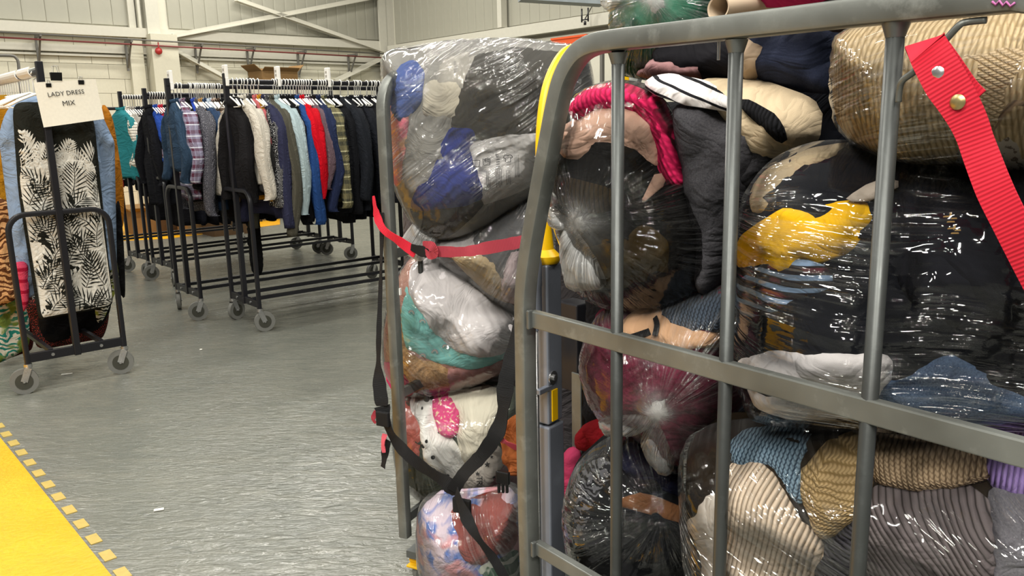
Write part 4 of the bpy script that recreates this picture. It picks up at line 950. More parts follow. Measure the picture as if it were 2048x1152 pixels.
def text_on(pl, txt, p_left, p_right, size_px, mat, parent, h=.004, name='lettering', squash=1.0, hf=None):
    """word drawn between two photo pixels on the plane; with hf it lies on that bulging surface"""
    f = hf or flat
    a, b = pl.uvh([p_left, p_right], f); cu = bpy.data.curves.new('t', 'FONT'); cu.body = txt; cu.size = 1.0; cu.resolution_u = 2
    to = bpy.data.objects.new('t', cu); COL.objects.link(to); bpy.context.view_layer.update()
    me = bpy.data.meshes.new_from_object(to.evaluated_get(bpy.context.evaluated_depsgraph_get())); bpy.data.objects.remove(to); bpy.data.curves.remove(cu)
    co = np.array([tuple(v.co) for v in me.vertices]); fs = [tuple(p.vertices) for p in me.polygons]; bpy.data.meshes.remove(me)
    L = np.hypot(*(b - a)); w = co[:, 0].max() - co[:, 0].min(); co[:, 0] -= co[:, 0].min(); sc = L / w; dx = (b - a) / L; dy = np.array([-dx[1], dx[0]])
    q = a + co[:, :1] * sc * dx + co[:, 1:2] * sc * squash * dy; hh = f(q) + h
    return finish(name, [pl.P(x[0], x[1], k) for x, k in zip(q, hh)], fs, mat, parent, False)
text_on(sg, 'LADY DRESS', (96, 194), (168, 187), 10, INK, e, h=.009); text_on(sg, 'MIX', (125.5, 212), (150, 209.5), 10, INK, e, h=.011)
for (x, y, s, lab) in [(112, 152, 1.5, 'large black bulldog clip at the top of the end post over the paper sign'), (97, 170, .7, 'small black bulldog clip at the left top edge of the paper sign'), (162, 164, .8, 'small black bulldog clip at the right top edge of the paper sign')]:
    p = sg.at(x, y, .004); ax = (sg.U, sg.N, sg.V); b = empty('bulldog_clip', tuple(p - sg.V * .02), lab, 'clip')
    m = MB(); c = p; wv = .018 * s; m.add([c + sg.U * a * wv + sg.N * n_ * s + sg.V * z * s for a in (-1, 1) for (n_, z) in ((-.002, -.016), (.003, -.016), (.010, .012), (-.010, .012))], [(0, 1, 2, 3), (4, 7, 6, 5), (0, 4, 5, 1), (1, 5, 6, 2), (2, 6, 7, 3), (3, 7, 4, 0)])
    m.build('body', plain('clip_black', '#101012', .3), b, bevel=.001)
    for k in (-1, 1): MB().tube([p + sg.V * .012 * s + sg.N * .009 * k * s - sg.U * .010 * s, p + sg.V * .034 * s + sg.N * .013 * k * s - sg.U * .007 * s, p + sg.V * .034 * s + sg.N * .013 * k * s + sg.U * .007 * s, p + sg.V * .012 * s + sg.N * .009 * k * s + sg.U * .010 * s], .0012, 6).build('wire_handle', CHROME, b, 'auto')
# bent grey bar standing behind the left rail
c0 = WA.off(-3.0)
pb = [c0.at(-30, 111), c0.at(20, 111), c0.at(32, 116), c0.at(37, 128), c0.at(38, 158)]; fl_ = c0.at(38, 158).copy(); fl_[2] = 0
tag(MB().tube(spline(pb, 4) + [fl_], .016, 8).build('bent_rail', GREYP, smooth=True), 'grey bent tube rail standing behind the left clothes rail', 'rail')

# ------------------------------------------------------------------ the front roll cage
def pth(pl, px, h=0.0, n=4): return spline([pl.at(x, y, h) for x, y in px], n)
STRAPR = None
def web_mat(name, col, per=.004, rough=.75):
    t = NT(name); uvn = t.n('ShaderNodeUVMap', uv_map='UVMap').outputs[0]; sep = t.n('ShaderNodeSeparateXYZ', ins={0: uvn})
    s1 = t.math('MULTIPLY_ADD', t.math('SINE', t.math('MULTIPLY', sep.outputs[0], 2 * math.pi / per)), .5, .5); n1 = t.noise(uvn, 120, 3)
    c = lin(col); base = t.mix(s1, tuple(x * .72 for x in c), c); base = t.mix(t.ramp(t.noise(uvn, 12, 4), [(.5, 0), (.8, .35)]), base, tuple(min(1, x * 1.4 + .02) for x in c))
    b = t.n('ShaderNodeBump', ins={'Strength': .45, 'Distance': .0012, 'Height': t.math('ADD', s1, t.math('MULTIPLY', n1, .4))})
    bs = t.n('ShaderNodeBsdfPrincipled', ins={'Base Color': base, 'Roughness': rough, 'Specular IOR Level': .3, 'Normal': b.outputs[0]}); t.link(bs.outputs[0], t.out.inputs[0]); return t.m
WEBR = web_mat('red_webbing', '#c81c33', .0042); WEBF = web_mat('faded_red_webbing', '#a83a48', .004); WEBK = web_mat('black_webbing', '#151517', .003); WEBP = web_mat('pink_webbing', '#e2606f', .004)
def ribbon(name, pts, width, mat, nref, parent=None, th=.0022, widths=None, smooth=True):
    """flat band along world points; nref = facing direction(s)"""
    pts = [np.array(p, float) for p in pts]; n = len(pts); vs = []; uvs = []; L = 0
    for i, p in enumerate(pts):
        t = pts[min(i + 1, n - 1)] - pts[max(i - 1, 0)]; t /= np.linalg.norm(t); nr = np.array(nref[i] if isinstance(nref, list) else nref, float); nr = nr - nr.dot(t) * t; nr /= np.linalg.norm(nr); s = np.cross(t, nr); w_ = (widths[i] if widths is not None else width) / 2
        if i: L += np.linalg.norm(p - pts[i - 1])
        for a, b in ((-1, 1), (1, 1), (1, -1), (-1, -1)): vs.append(p + s * a * w_ + nr * b * th / 2); uvs.append((L, a * w_))
    fs = [(i * 4 + j, i * 4 + (j + 1) % 4, i * 4 + 4 + (j + 1) % 4, i * 4 + 4 + j) for i in range(n - 1) for j in range(4)] + [(0, 3, 2, 1), tuple((n - 1) * 4 + j for j in range(4))]
    o = finish(name, vs, fs, mat, parent, True, uv=uvs); o.data.set_sharp_from_angle(angle=math.radians(40)); return o
Z3 = np.array([0, 0, 1.])
cg = P0.at(1065, 1100); cage = empty('roll_cage', (float(cg[0]), float(cg[1]), 0), 'galvanised steel roll cage in front, its barred side nearest the camera', 'roll cage')
sq = rrect(.031, .030, .005)
up_px = [(1060, 1150), (1056, 1000), (1053, 850), (1051, 700), (1050, 620), (1053, 560), (1061, 500), (1073, 430), (1086, 360), (1101, 280), (1117, 200), (1132, 150), (1158, 108), (1192, 88), (1240, 79.5), (1310, 72)]
up3 = pth(P0, up_px, 0, 5)
lo_u, = [P0.uv(1060, 1150)[0]]; bot = P0.P(lo_u, .17)
zt_l = P0.uv(1310, 72)[1]; uR = P0.uv(2047, -22)[0]; zt_r = P0.uv(1700, 27)[1]
uEnd = lo_u + .86
zTop = P0.uv(1500, 50)[1]
top_pts = [P0.P(P0.uv(1400, 62)[0], P0.uv(1400, 62)[1]), P0.P(P0.uv(1700, 27)[0], P0.uv(1700, 27)[1]), P0.P(uEnd - .1, zTop - .004), P0.P(uEnd - .04, zTop - .02), P0.P(uEnd, zTop - .10), P0.P(uEnd, .17)]
MB().sweep([bot] + up3 + top_pts, sq, P0.N).build('side_hoop', GALV, cage, 'auto')
def railz(px1, px2): 
    a, b = P0.uv(*px1), P0.uv(*px2); return a, b
a, b = P0.uv(1060, 635), P0.uv(2047, 905); MB().bar(P0.P(a[0] + .008, a[1]), P0.P(uEnd, b[1] + (b[1] - a[1]) * 0), .016, .030, P0.N).build('middle_rail', GALV, cage, bevel=.002)
MB().box(P0.P(a[0] + .012, a[1], .010), .004, .006, .017, (P0.U, P0.N, P0.V)).build('weld', GALVD, cage, bevel=.002)
zlow = P0.uv(1060, 1085)[1]; MB().bar(P0.P(a[0] + .008, zlow), P0.P(uEnd, zlow), .016, .026, P0.N).build('lower_rail', GALV, cage, bevel=.002)
MB().box(P0.P(a[0] + .012, zlow, .010), .004, .006, .015, (P0.U, P0.N, P0.V)).build('weld', GALVD, cage, bevel=.002)
rod_px = [((1238, 100), (1227, 1150)), ((1467, 92), (1440, 1150)), ((1786, 70), (1716, 1150))]
rods = []
for a_, b_ in rod_px:
    ua, ub = P0.uv(*a_), P0.uv(*b_); rods.append((ua[0] + ub[0]) / 2)
sp = (rods[2] - rods[0]) / 2
for u in rods + [rods[2] + sp]:
    if u > uEnd - .03: continue
    MB().tube([P0.P(u, .18, -.002), P0.P(u, .7, -.002), P0.P(u, zTop - .012, -.002)], .0098, 16).build('upright_rod', RODM, cage, smooth=True)
    MB().lathe(P0.P(u, zTop - .020, -.002), (0, 0, 1), [(.0100, -.012), (.0125, -.004), (.015, .004)], 14).build('weld', GALVD, cage, 'auto')
# the far side frame, base and feet
PF = P0.off(.74)
uF = lo_u + .03
MB().sweep([PF.P(uF, .17), PF.P(uF, 1.2), PF.P(uF + .015, 1.38), PF.P(uF + .05, 1.47), PF.P(uF + .12, zTop), PF.P(uEnd - .1, zTop), PF.P(uEnd - .03, zTop - .04), PF.P(uEnd, zTop - .12), PF.P(uEnd, .17)], sq, PF.N).build('side_hoop', GALV, cage, 'auto')
for z in (zlow, P0.uv(1060, 635)[1]): MB().bar(PF.P(uF, z), PF.P(uEnd, z), .016, .028, PF.N).build('middle_rail', GALV, cage)
for k in range(4): MB().tube([PF.P(uF + .17 * (k + 1), .18), PF.P(uF + .17 * (k + 1), zTop)], .0098, 10).build('upright_rod', RODM, cage, smooth=True)
for z in (.40, zlow, zTop - .35): MB().bar(P0.P(uEnd, z), PF.P(uEnd, z), .016, .028, P0.U).build('end_rail', GALV, cage)
MB().bar(P0.P(lo_u + .05, zlow + .12, -.10), PF.P(lo_u + .05, zlow + .12), .02, .03, P0.U).build('end_rail', GALVD, cage)
m = MB(); cc = (P0.P(lo_u, .155) + PF.P(uEnd, .155)) / 2; m.box(cc, (uEnd - lo_u) / 2, .37, .015, (P0.U, P0.N, Z3)); m.build('deck', GALVD, cage, bevel=.003)
for (pl_, u) in ((P0, lo_u + .05), (P0, uEnd - .05), (PF, lo_u + .05), (PF, uEnd - .05)):
    p = pl_.P(u, .14, -.03 if pl_ is P0 else .03); caster(cage, p, 30)
# strap hook on the top rail
hk = spline([P0.at(1973, 40, .004), P0.at(1935, 44, .006), P0.at(1917, 52, .010), P0.at(1880, 92, .012), P0.at(1832, 140, .012), P0.at(1806, 160, .010), P0.at(1799, 178, .006), P0.at(1797, 204, .004)], 5)
MB().tube(hk, .0036, 10).build('strap_hook', GALV, cage, smooth=True)
# hanging red strap with rivets
st = empty('red_strap', tuple(P0.at(2040, 520, .03)), 'wide red webbing strap with two rivets hanging from the hook at right', 'strap')
cpx = [(1855, 98), (1871, 128), (1893, 168), (1917, 206), (1940, 250), (1960, 305), (1988, 378), (2018, 440), (2052, 508), (2100, 600), (2140, 680)]
pts = spline([P0.at(x, y, .020 + .004 * math.sin(i)) for i, (x, y) in enumerate(cpx)], 5)
wd = np.interp(np.linspace(0, 1, len(pts)), [0, .2, .45, .6, 1], [.040, .040, .032, .035, .037])
tw = [P0.N + P0.U * .25 * math.sin(i / 9) for i in range(len(pts))]
ribbon('webbing', pts, .045, WEBR, tw, st, widths=wd)
bk = spline([P0.at(x, y, .012) for x, y in [(1868, 98), (1898, 140), (1925, 180), (1947, 204)]], 4); ribbon('folded_end', bk, .03, WEBR, P0.N, st)
ribbon('folded_loop', [P0.at(1855, 98, .021), P0.at(1852, 93, .020), P0.at(1851, 92, .012), P0.at(1858, 96, .008)], .040, WEBR, [P0.N, P0.V, P0.V, -P0.N], st)
for (x, y, c, lab) in [(1876, 146, CHROME, None), (1916, 204, metal('brass_rivet', '#b0a070', .35, .9), 'brass coloured rivet')]:
    p = P0.at(x, y, .0225); o = MB().lathe(p, P0.N, [(.0075, 0), (.0078, .0012), (.006, .003), (.003, .0038), (.0005, .004)], 20).build('rivet', c, st, 'auto'); 
    if lab: o['label'] = lab
# ------------------------------------------------------------------ rear cage
cu = Q0.uv(815, 1150)[0]; cpos = Q0.P(cu, 0); cage2 = empty('roll_cage', tuple(cpos), 'second galvanised roll cage behind, its bags held by red and black straps', 'roll cage')
QP = Plane(Q0.P(cu, 0), B2)       # its left side frame runs away to the right
zc2 = Q0.uv(775, 158)[1] + .015
hp_ = [Q0.P(cu, .165)] + [Q0.P(Q0.uv(x, y)[0], Q0.uv(x, y)[1]) for x, y in [(797, 1000), (779, 700), (770, 560), (764, 400), (761, 300)]]
hp_ = [Q0.P(cu, z) for z in (.165, .6, 1.0, 1.3, zc2 - .12)] + [QP.P(.1 - .1 * math.cos(t), zc2 - .1 + .1 * math.sin(t)) for t in np.linspace(.15, math.pi / 2, 7)] + [QP.P(.62, zc2), QP.P(.70, zc2 - .03), QP.P(.73, zc2 - .12), QP.P(.73, .165)]
MB().sweep(hp_, sq, QP.N).build('side_hoop', GALV, cage2, 'auto')
for z in (.22, .62, 1.04): MB().bar(QP.P(0.01, z), QP.P(.73, z), .014, .028, QP.N).build('middle_rail', GALVD, cage2)
for k in range(4): MB().tube([QP.P(.15 * (k + 1), .2), QP.P(.15 * (k + 1), zc2)], .008, 10).build('upright_rod', RODM, cage2, smooth=True)
MB().box(QP.P(.012, .93, .018), .004, .002, .010, (QP.U, QP.N, QP.V)).build('label_plate', WHITEP, cage2)
QR = Plane(Q0.P(cu + .70, 0), B2)
MB().sweep([QR.P(0, .165), QR.P(0, 1.1), QR.P(0.02, zc2 - .08), QR.P(.08, zc2 - .02), QR.P(.62, zc2), QR.P(.73, zc2 - .1), QR.P(.73, .165)], sq, QR.N).build('side_hoop', GALV, cage2, 'auto')
for z in (.22, .62, 1.10): MB().bar(QR.P(0.01, z), QR.P(.73, z), .014, .028, QR.N).build('middle_rail', GALVD, cage2)
MB().box((Q0.P(cu, .105) + QR.P(.73, .105)) / 2, .35, .365, .012, (Q0.U, Q0.N, Z3)).build('deck', GALVD, cage2)
for u, v in ((.06, .06), (.64, .06), (.06, .67), (.64, .67)): caster(cage2, Q0.P(cu + u, .095, -v), 60)
YW = plain('worn_yellow_plastic', '#d6a616', .5, 0, .4, .2, 30, .25)
yb = Q0.off(.02); ya = yb.uv(820, 1120); ybx = MB()
for k in range(4): ybx.box(yb.P(ya[0] + .05, ya[1] - .004, -.05 - .14 * k + .02), .045, .060, .004, (Q0.U, Q0.N, Z3))
ybx.box(yb.P(ya[0] + .05, (ya[1] + .115) / 2, -.0), .047, .010, (ya[1] - .115) / 2, (Q0.U, Q0.N, Z3)); ybx.box(yb.P(ya[0] + .05, (ya[1] + .115) / 2, -.52), .047, .010, (ya[1] - .115) / 2, (Q0.U, Q0.N, Z3)); ybx.box(yb.P(ya[0] + .01, (ya[1] + .115) / 2, -.26), .008, .26, (ya[1] - .115) / 2, (Q0.U, Q0.N, Z3))
tag(ybx.build('plastic_skid', YW, bevel=.003), 'worn yellow plastic skid at the bottom left of the rear cage', 'skid')
# steel trolley mast with yellow cap and handle between the cages
QM = Plane((0.090, 1.70), az_dir(38))
mu = QM.uv(1108, 800)[0]; mzt = QM.uv(1108, 526)[1]
mast = empty('trolley_mast', tuple(QM.P(mu, 0, -.02)), 'grey steel trolley mast with a yellow cap and curved yellow handle, between the cages', 'trolley')
mw = .027; ax = (QM.U, QM.N, Z3)
TW = metal('mast_steel', '#8b909c', .38, .35, 14, .15, .05)
MB().box(QM.P(mu, (mzt + .75) / 2, -.02), mw, .025, (mzt - .75) / 2, ax).build('upper_post', TW, mast, bevel=.004)
MB().box(QM.P(mu, .42, -.02), mw * 1.08, .027, .325, ax).build('lower_post', TW, mast, bevel=.004)
MB().box(QM.P(mu, .08, -.02), .12, .12, .015, ax).build('foot_plate', GALVD, mast, bevel=.003)
MB().box(QM.P(mu, .035, -.02), .09, .09, .03, ax).build('foot', RUBD, mast, bevel=.004)
z1, z2 = QM.uv(1100, 780)[1], QM.uv(1100, 842)[1]
MB().box(QM.P(mu - .006, (z1 + z2) / 2, .0055), .010, .002, (z1 - z2) / 2, ax).build('yellow_insert', YEL, mast)
MB().box(QM.P(mu + mw + .006, (z1 + z2) / 2 + .02, -.012), .004, .003, (z1 - z2) / 2 + .01, ax).build('yellow_insert', YEL, mast)
zb_ = QM.uv(1094, 757)[1]; MB().lathe(QM.P(mu - .012, zb_, .005), QM.N, [(.015, 0), (.015, .003), (.007, .003), (.007, .009), (.0005, .010)], 16).build('bolt', CHROME, mast, 'auto')
MB().box(QM.P(mu - .03, zb_ - .022, .0), .03, .006, .006, ax).build('bracket', TW, mast, bevel=.002)
gs = QM.uv(1078, 570); MB().lathe(QM.P(gs[0], gs[1] - .06, -.01), (0, 0, 1), [(.006, -.04), (.006, -.015), (.014, -.012), (.014, .055), (.015, .058), (.015, .105), (.011, .125), (.002, .13)], 16).build('gas_spring', TW, mast, 'auto')
MB().tube([QM.P(gs[0], gs[1] - .09, -.01), QM.P(gs[0], .3, -.01)], .005, 8).build('spring_rod', CHROME, mast, smooth=True)
MB().lathe(QM.P(mu, mzt, -.02), (0, 0, 1), [(.030, 0), (.034, .006), (.034, .016), (.024, .026), (.020, .03), (.017, .06), (.012, .095), (.006, .118), (.002, .121)], 14).build('cap', YEL, mast, 'auto')
hd = [QM.at(1101, 445, -.02), QM.at(1088, 380, -.03), QM.at(1082, 310, -.03), QM.at(1086, 230, -.03), QM.at(1098, 165, -.03), QM.at(1122, 116, -.03), QM.at(1150, 98, -.03), QM.at(1215, 95, -.03), QM.at(1245, 130, -.03), QM.at(1250, 220, -.03)]
hs = spline(hd, 5); vs = []
m = MB(); m.sweep(hs, [(.012 * math.cos(t), .012 * math.sin(t)) for t in np.linspace(0, 2 * math.pi, 13)[:-1]], QM.N); m.build('handle', YEL, mast, smooth=True)
# plate and dark bracket seen between mast and front cage
pq = P0.off(.5)
o = MB().box(pq.at(1154, 840), .018, .003, .13, (pq.U, pq.N, pq.V)).build('side_plate', GALV, mast, bevel=.002)
m = MB(); m.box(pq.at(1150, 690, -.03), .04, .03, .12, (pq.U, pq.N, pq.V)); m.box(pq.at(1175, 800, -.04), .016, .02, .22, (pq.U, pq.N, pq.V)); m.build('hydraulic_body', plain('dark_paint', '#1f1f24', .5), mast, bevel=.004)

# ------------------------------------------------------------------ bags in the rear cage
def care_print(ob, pl, hf, h0):
    h = h0 + .026; f = lambda q: hf(q)
    def P(x, y): return pl.uvh([(x, y)], hf)[0]
    m = MB()
    def line(a, b, w=.0012):
        a = np.array(a); b = np.array(b); d = (b - a) / (np.hypot(*(b - a)) + 1e-9); n_ = np.array([-d[1], d[0]]) * w / 2; k = 6; vs = []
        for i in range(k + 1):
            c = a + (b - a) * i / k
            for s_ in (-1, 1): q = c + n_ * s_; vs.append(pl.P(q[0], q[1], float(hf(np.array([q]))[0]) + h))
        m.add(vs, [(2 * i, 2 * i + 2, 2 * i + 3, 2 * i + 1) for i in range(k)])
    for (x, y) in ((957, 325), (977, 322), (1019, 315)):
        c = P(x, y); r = .0085
        if x == 1019:   # shirt outline
            sh_ = [(-.008, .009), (-.003, .009), (0, .006), (.003, .009), (.008, .009), (.013, .003), (.009, 0), (.007, .002), (.007, -.010), (-.007, -.010), (-.007, .002), (-.009, 0), (-.013, .003)]
        else: sh_ = [(-r * 1.2, r), (-r, -r), (r, -r), (r * 1.2, r)] + ([(r * .5, r * .7), (0, r), (-r * .5, r * .7)] if x == 977 else [])
        for a_, b_ in zip(sh_, sh_[1:] + sh_[:1]): line(c + np.array(a_), c + np.array(b_), .0016)
    for (x, y0, y1, n_) in ((960, 345, 372, 2), (980, 340, 372, 3), (999, 336, 372, 4), (1019, 338, 366, 3), (1036, 308, 352, 3)):
        for i in range(n_): line(P(x - 3 + i * 3.2, y0), P(x - 2 + i * 3.2, y1 - 4 * (i % 2)), .0010)
    for k_ in range(4): line(P(996 + 0, 318 + k_ * 4.5), P(1003, 317 + k_ * 4.5), .0016)
    o = finish('printed_symbols', m.v, m.f, INK, ob, False)
    text_on(pl, '40', (972, 323), (983, 321), 5, INK, ob, h=h, name='printed_number', hf=hf)
    text_on(pl, 'b', (996, 313), (1001, 312), 5, INK, ob, h=h, name='printed_letter', hf=hf)
def bagA():
    return bag_set(dict(cage=2, D=.24, T=.15, R=.17, seed=2, lump=.02,
 poly=[(764, 120), (790, 96), (830, 97), (880, 82), (940, 77), (1030, 75), (1110, 84), (1170, 100), (1190, 180), (1180, 260), (1120, 300), (1080, 380), (1010, 430), (960, 462), (905, 480), (850, 472), (822, 440), (800, 400), (782, 350), (772, 290), (768, 210)],
 items=[
  ('shirt', 'grey shirt crumpled in the middle of the big top bag', 'shirt', [(810, 150), (860, 120), (960, 110), (1000, 250), (940, 290), (880, 330), (850, 400), (815, 400), (800, 320), (795, 200)], F_('#8f8d88'), dict(fang=60, fold=.006, lay=-2)),
  ('trousers', 'dark olive grey trousers folded over in the upper half of the top bag', 'trousers', [(955, 112), (1030, 92), (1110, 98), (1175, 112), (1180, 260), (1090, 272), (1020, 290), (950, 282), (905, 262), (898, 220), (925, 160)], F_('#3f3c36'), dict(T=.03, R=.05, fang=15, fold=.007, fwl=.07, lay=0)),
  ('cardigan', 'pale grey cardigan beside the olive trousers in the top bag', 'cardigan', [(885, 120), (940, 105), (965, 140), (930, 200), (905, 245), (880, 210), (872, 160)], F_('#a7a39b'), dict(fang=65)),
  ('cotton_blouse', 'cream cotton top with square edges in the top bag', 'top', [(855, 165), (885, 158), (925, 165), (938, 230), (925, 246), (888, 238), (852, 232), (848, 200)], F_('#cfc7b6'), dict(T=.018, fold=.002)),
  ('hoodie', 'mid blue hoodie stuffed into the upper left of the top bag', 'hoodie', [(803, 130), (835, 124), (850, 150), (846, 190), (826, 225), (800, 245), (780, 215), (790, 165)], F_('#4a62a6'), dict(T=.02, fold=.008, fang=50)),
  ('floral_blouse', 'neon pink and peach floral top at the left edge of the top bag', 'top', [(778, 208), (792, 205), (802, 226), (816, 235), (815, 290), (806, 350), (792, 370), (780, 300), (773, 240)], F_('#e8798f', 'blotch', '#f2a9a0', 1.3, '#e8c06a'), dict(fang=80)),
  ('jumper', 'royal blue jumper low in the top bag beside the printed white bag', 'jumper', [(905, 255), (955, 258), (950, 300), (962, 345), (968, 392), (925, 412), (870, 420), (826, 416), (832, 380), (862, 355), (885, 330), (890, 285)], F_('#26378a'), dict(T=.02, fang=35, fold=.008)),
  ('sweatshirt', 'charcoal sweatshirt rolled up at the bottom of the top bag', 'sweatshirt', [(826, 418), (870, 422), (925, 413), (968, 393), (962, 415), (935, 445), (895, 472), (862, 470), (838, 450)], F_('#3d3a36'), dict(T=.02, fang=15)),
  ('laundry_bag', 'white bag with printed care symbols inside the big top bag', 'bag', [(936, 292), (980, 278), (1040, 264), (1100, 252), (1120, 262), (1095, 320), (1065, 366), (1010, 392), (966, 404), (962, 350)], F_('#e9e6e6'), dict(T=.022, R=.03, fold=.002, fang=60, lay=9, sub=care_print)),
 ],
 film=dict(label='huge clear plastic bag of clothes topmost in the rear cage', flow=('d', 38), k=9, wr=.008, lift=.022, mat=film_mat('top_film', .045, .30, .07), haze0=.01)))
BA = bagA()
film('plastic_bag', BA.pl, [(838, 440), (862, 462), (880, 474), (868, 492), (850, 516), (832, 512), (806, 492), (812, 470)], lambda q: BA.base(q) * .3 + .05, FILMH, label='torn corner of clear plastic hanging under the top bag, above the red strap', flow=('d', 60), k=10, haze0=.3, wr=.01, step=.008, T=.02)

bag_set(dict(cage=2, D=.30, T=.13, R=.15, seed=4,
 poly=[(870, 470), (960, 440), (1060, 380), (1110, 380), (1100, 600), (1040, 625), (985, 600), (935, 560), (880, 520)],
 items=[
  ('coat', 'dark grey coat under the top bag beside the beige chinos', 'coat', [(930, 455), (1000, 420), (1060, 385), (1100, 390), (1095, 600), (1040, 610), (1000, 560), (950, 500)], F_('#4b4b4e'), dict(fang=70)),
  ('frilled_blouse', 'white frilled top behind the red strap', 'top', [(872, 482), (905, 470), (945, 462), (950, 500), (915, 512), (880, 505)], F_('#c9c4c6'), dict(fold=.007, lay=4)),
  ('chinos', 'beige chinos under the red strap above the white padded cover', 'trousers', [(905, 506), (945, 502), (985, 520), (1005, 560), (1022, 605), (1000, 600), (965, 578), (935, 548)], F_('#b39d78'), dict(T=.02, fang=130, fold=.006, lay=4)),
  ('babygrow', 'pale pink babygrow beside the front upright under the red strap', 'babygrow', [(1012, 515), (1045, 498), (1045, 600), (1022, 600), (1000, 592), (1005, 560)], F_('#cdb9bd'), dict(T=.02, fold=.006, lay=5)),
 ],
 film=dict(label='clear bag holding the grey coat and beige chinos behind the red strap', flow=('d', 60), k=8)))
def rainbows(ob, pl, hf, h0):
    for (x, y, r) in ((848, 640, 13), (868, 652, 13), (872, 700, 13), (893, 690, 12), (848, 708, 11), (826, 622, 11)):
        c = pl.uvh([(x, y)], hf)[0]
        for j, col in enumerate(('#8d7f90', '#b9a58c', '#7c97a5')):
            m = MB(); rr = (.0105 - .0028 * j); vs = []
            for k in range(9):
                a = math.radians(-20 + 200 * k / 8)
                for r_ in (rr, rr - .002): q = c + np.array([math.cos(a), math.sin(a)]) * r_; vs.append(pl.P(q[0], q[1], float(hf(np.array([q]))[0]) + h0 + .0155))
            m.add(vs, [(2 * k, 2 * k + 2, 2 * k + 3, 2 * k + 1) for k in range(8)]); m.build('printed_rainbow', plain('rb' + str(j), col, .8), ob)
bag_set(dict(cage=2, D=.27, T=.16, R=.17, seed=5,
 poly=[(830, 512), (870, 516), (940, 536), (1000, 570), (1045, 620), (1050, 700), (1015, 738), (935, 775), (880, 788), (820, 784), (778, 750), (765, 690), (776, 600), (800, 540)],
 items=[
  ('blanket', 'peach pink baby blanket wrapping the side of the white padded bag', 'blanket', [(822, 520), (870, 520), (1030, 640), (1040, 700), (1010, 738), (930, 775), (880, 784), (822, 780), (782, 745), (768, 690), (778, 605), (800, 545)], F_('#b9897a'), dict(T=.01, fang=80, fold=.005, lay=-2)),
  ('knit_jumper', 'tan fluffy knitted jumper under the teal pyjamas', 'jumper', [(780, 640), (802, 600), (815, 690), (850, 715), (905, 738), (905, 775), (840, 778), (788, 742), (774, 700)], F_('#c09a70', 'fleece', '#9c7850'), dict(T=.015, fold=.003)),
  ('romper', 'dusty pink romper low in the bag below the teal pyjamas', 'romper', [(893, 738), (960, 732), (1040, 695), (1015, 735), (960, 765), (905, 780)], F_('#b07c78'), dict(T=.015, fang=10)),
  ('pyjamas', 'teal pyjamas with little rainbow prints', 'pyjamas', [(814, 570), (845, 620), (890, 670), (960, 700), (1040, 685), (1020, 712), (960, 735), (893, 730), (850, 715), (810, 692), (804, 640)], F_('#86cbc7'), dict(T=.012, fold=.002, lay=3, sub=rainbows)),
  ('padded_cover', 'large white quilted cover filling the middle bag of the rear cage', 'cover', [(822, 532), (850, 518), (910, 530), (965, 565), (1025, 612), (1048, 640), (1045, 685), (1000, 708), (945, 712), (885, 685), (842, 628), (818, 575)], F_('#ece6e8'), dict(T=.035, R=.06, fold=.005, fang=120, fwl=.05, lay=4)),
  ('t_shirt', 'hot pink t-shirt poking out lowest left of the middle bag', 't-shirt', [(770, 722), (792, 726), (822, 755), (832, 785), (802, 798), (782, 775)], F_('#e04880'), dict(T=.015, lay=5)),
 ],
 film=dict(label='clear bag with the white quilted cover and teal pyjamas in the rear cage', flow=('d', 130), k=7, lift=.035, mat=film_mat('mid_film', .01, .08, .09, bump=.6))))
def prints3(kind):
    def f(ob, pl, hf, h0):
        if kind == 'stars':
            for (x, y, r) in ((976, 920, .010), (985, 905, .006), (957, 938, .008), (972, 880, .006), (990, 945, .007)):
                c = pl.uvh([(x, y)], hf)[0]; pts_ = []
                for k in range(10):
                    a = math.pi / 2 + k * math.pi / 5; rr = r if k % 2 == 0 else r * .42; q = c + np.array([math.cos(a), math.sin(a)]) * rr; pts_.append(pl.P(q[0], q[1], float(hf(np.array([q]))[0]) + h0 + .016))
                m = MB(); m.add(pts_ + [sum(pts_) / 10 + pl.N * .001], [(k, (k + 1) % 10, 10) for k in range(10)]); m.build('printed_star', INK, ob)
            text_on(pl, 'TRI', (955, 942), (956, 962), 5, INK, ob, h=h0 + .018, name='printed_letters', hf=hf)
    return f
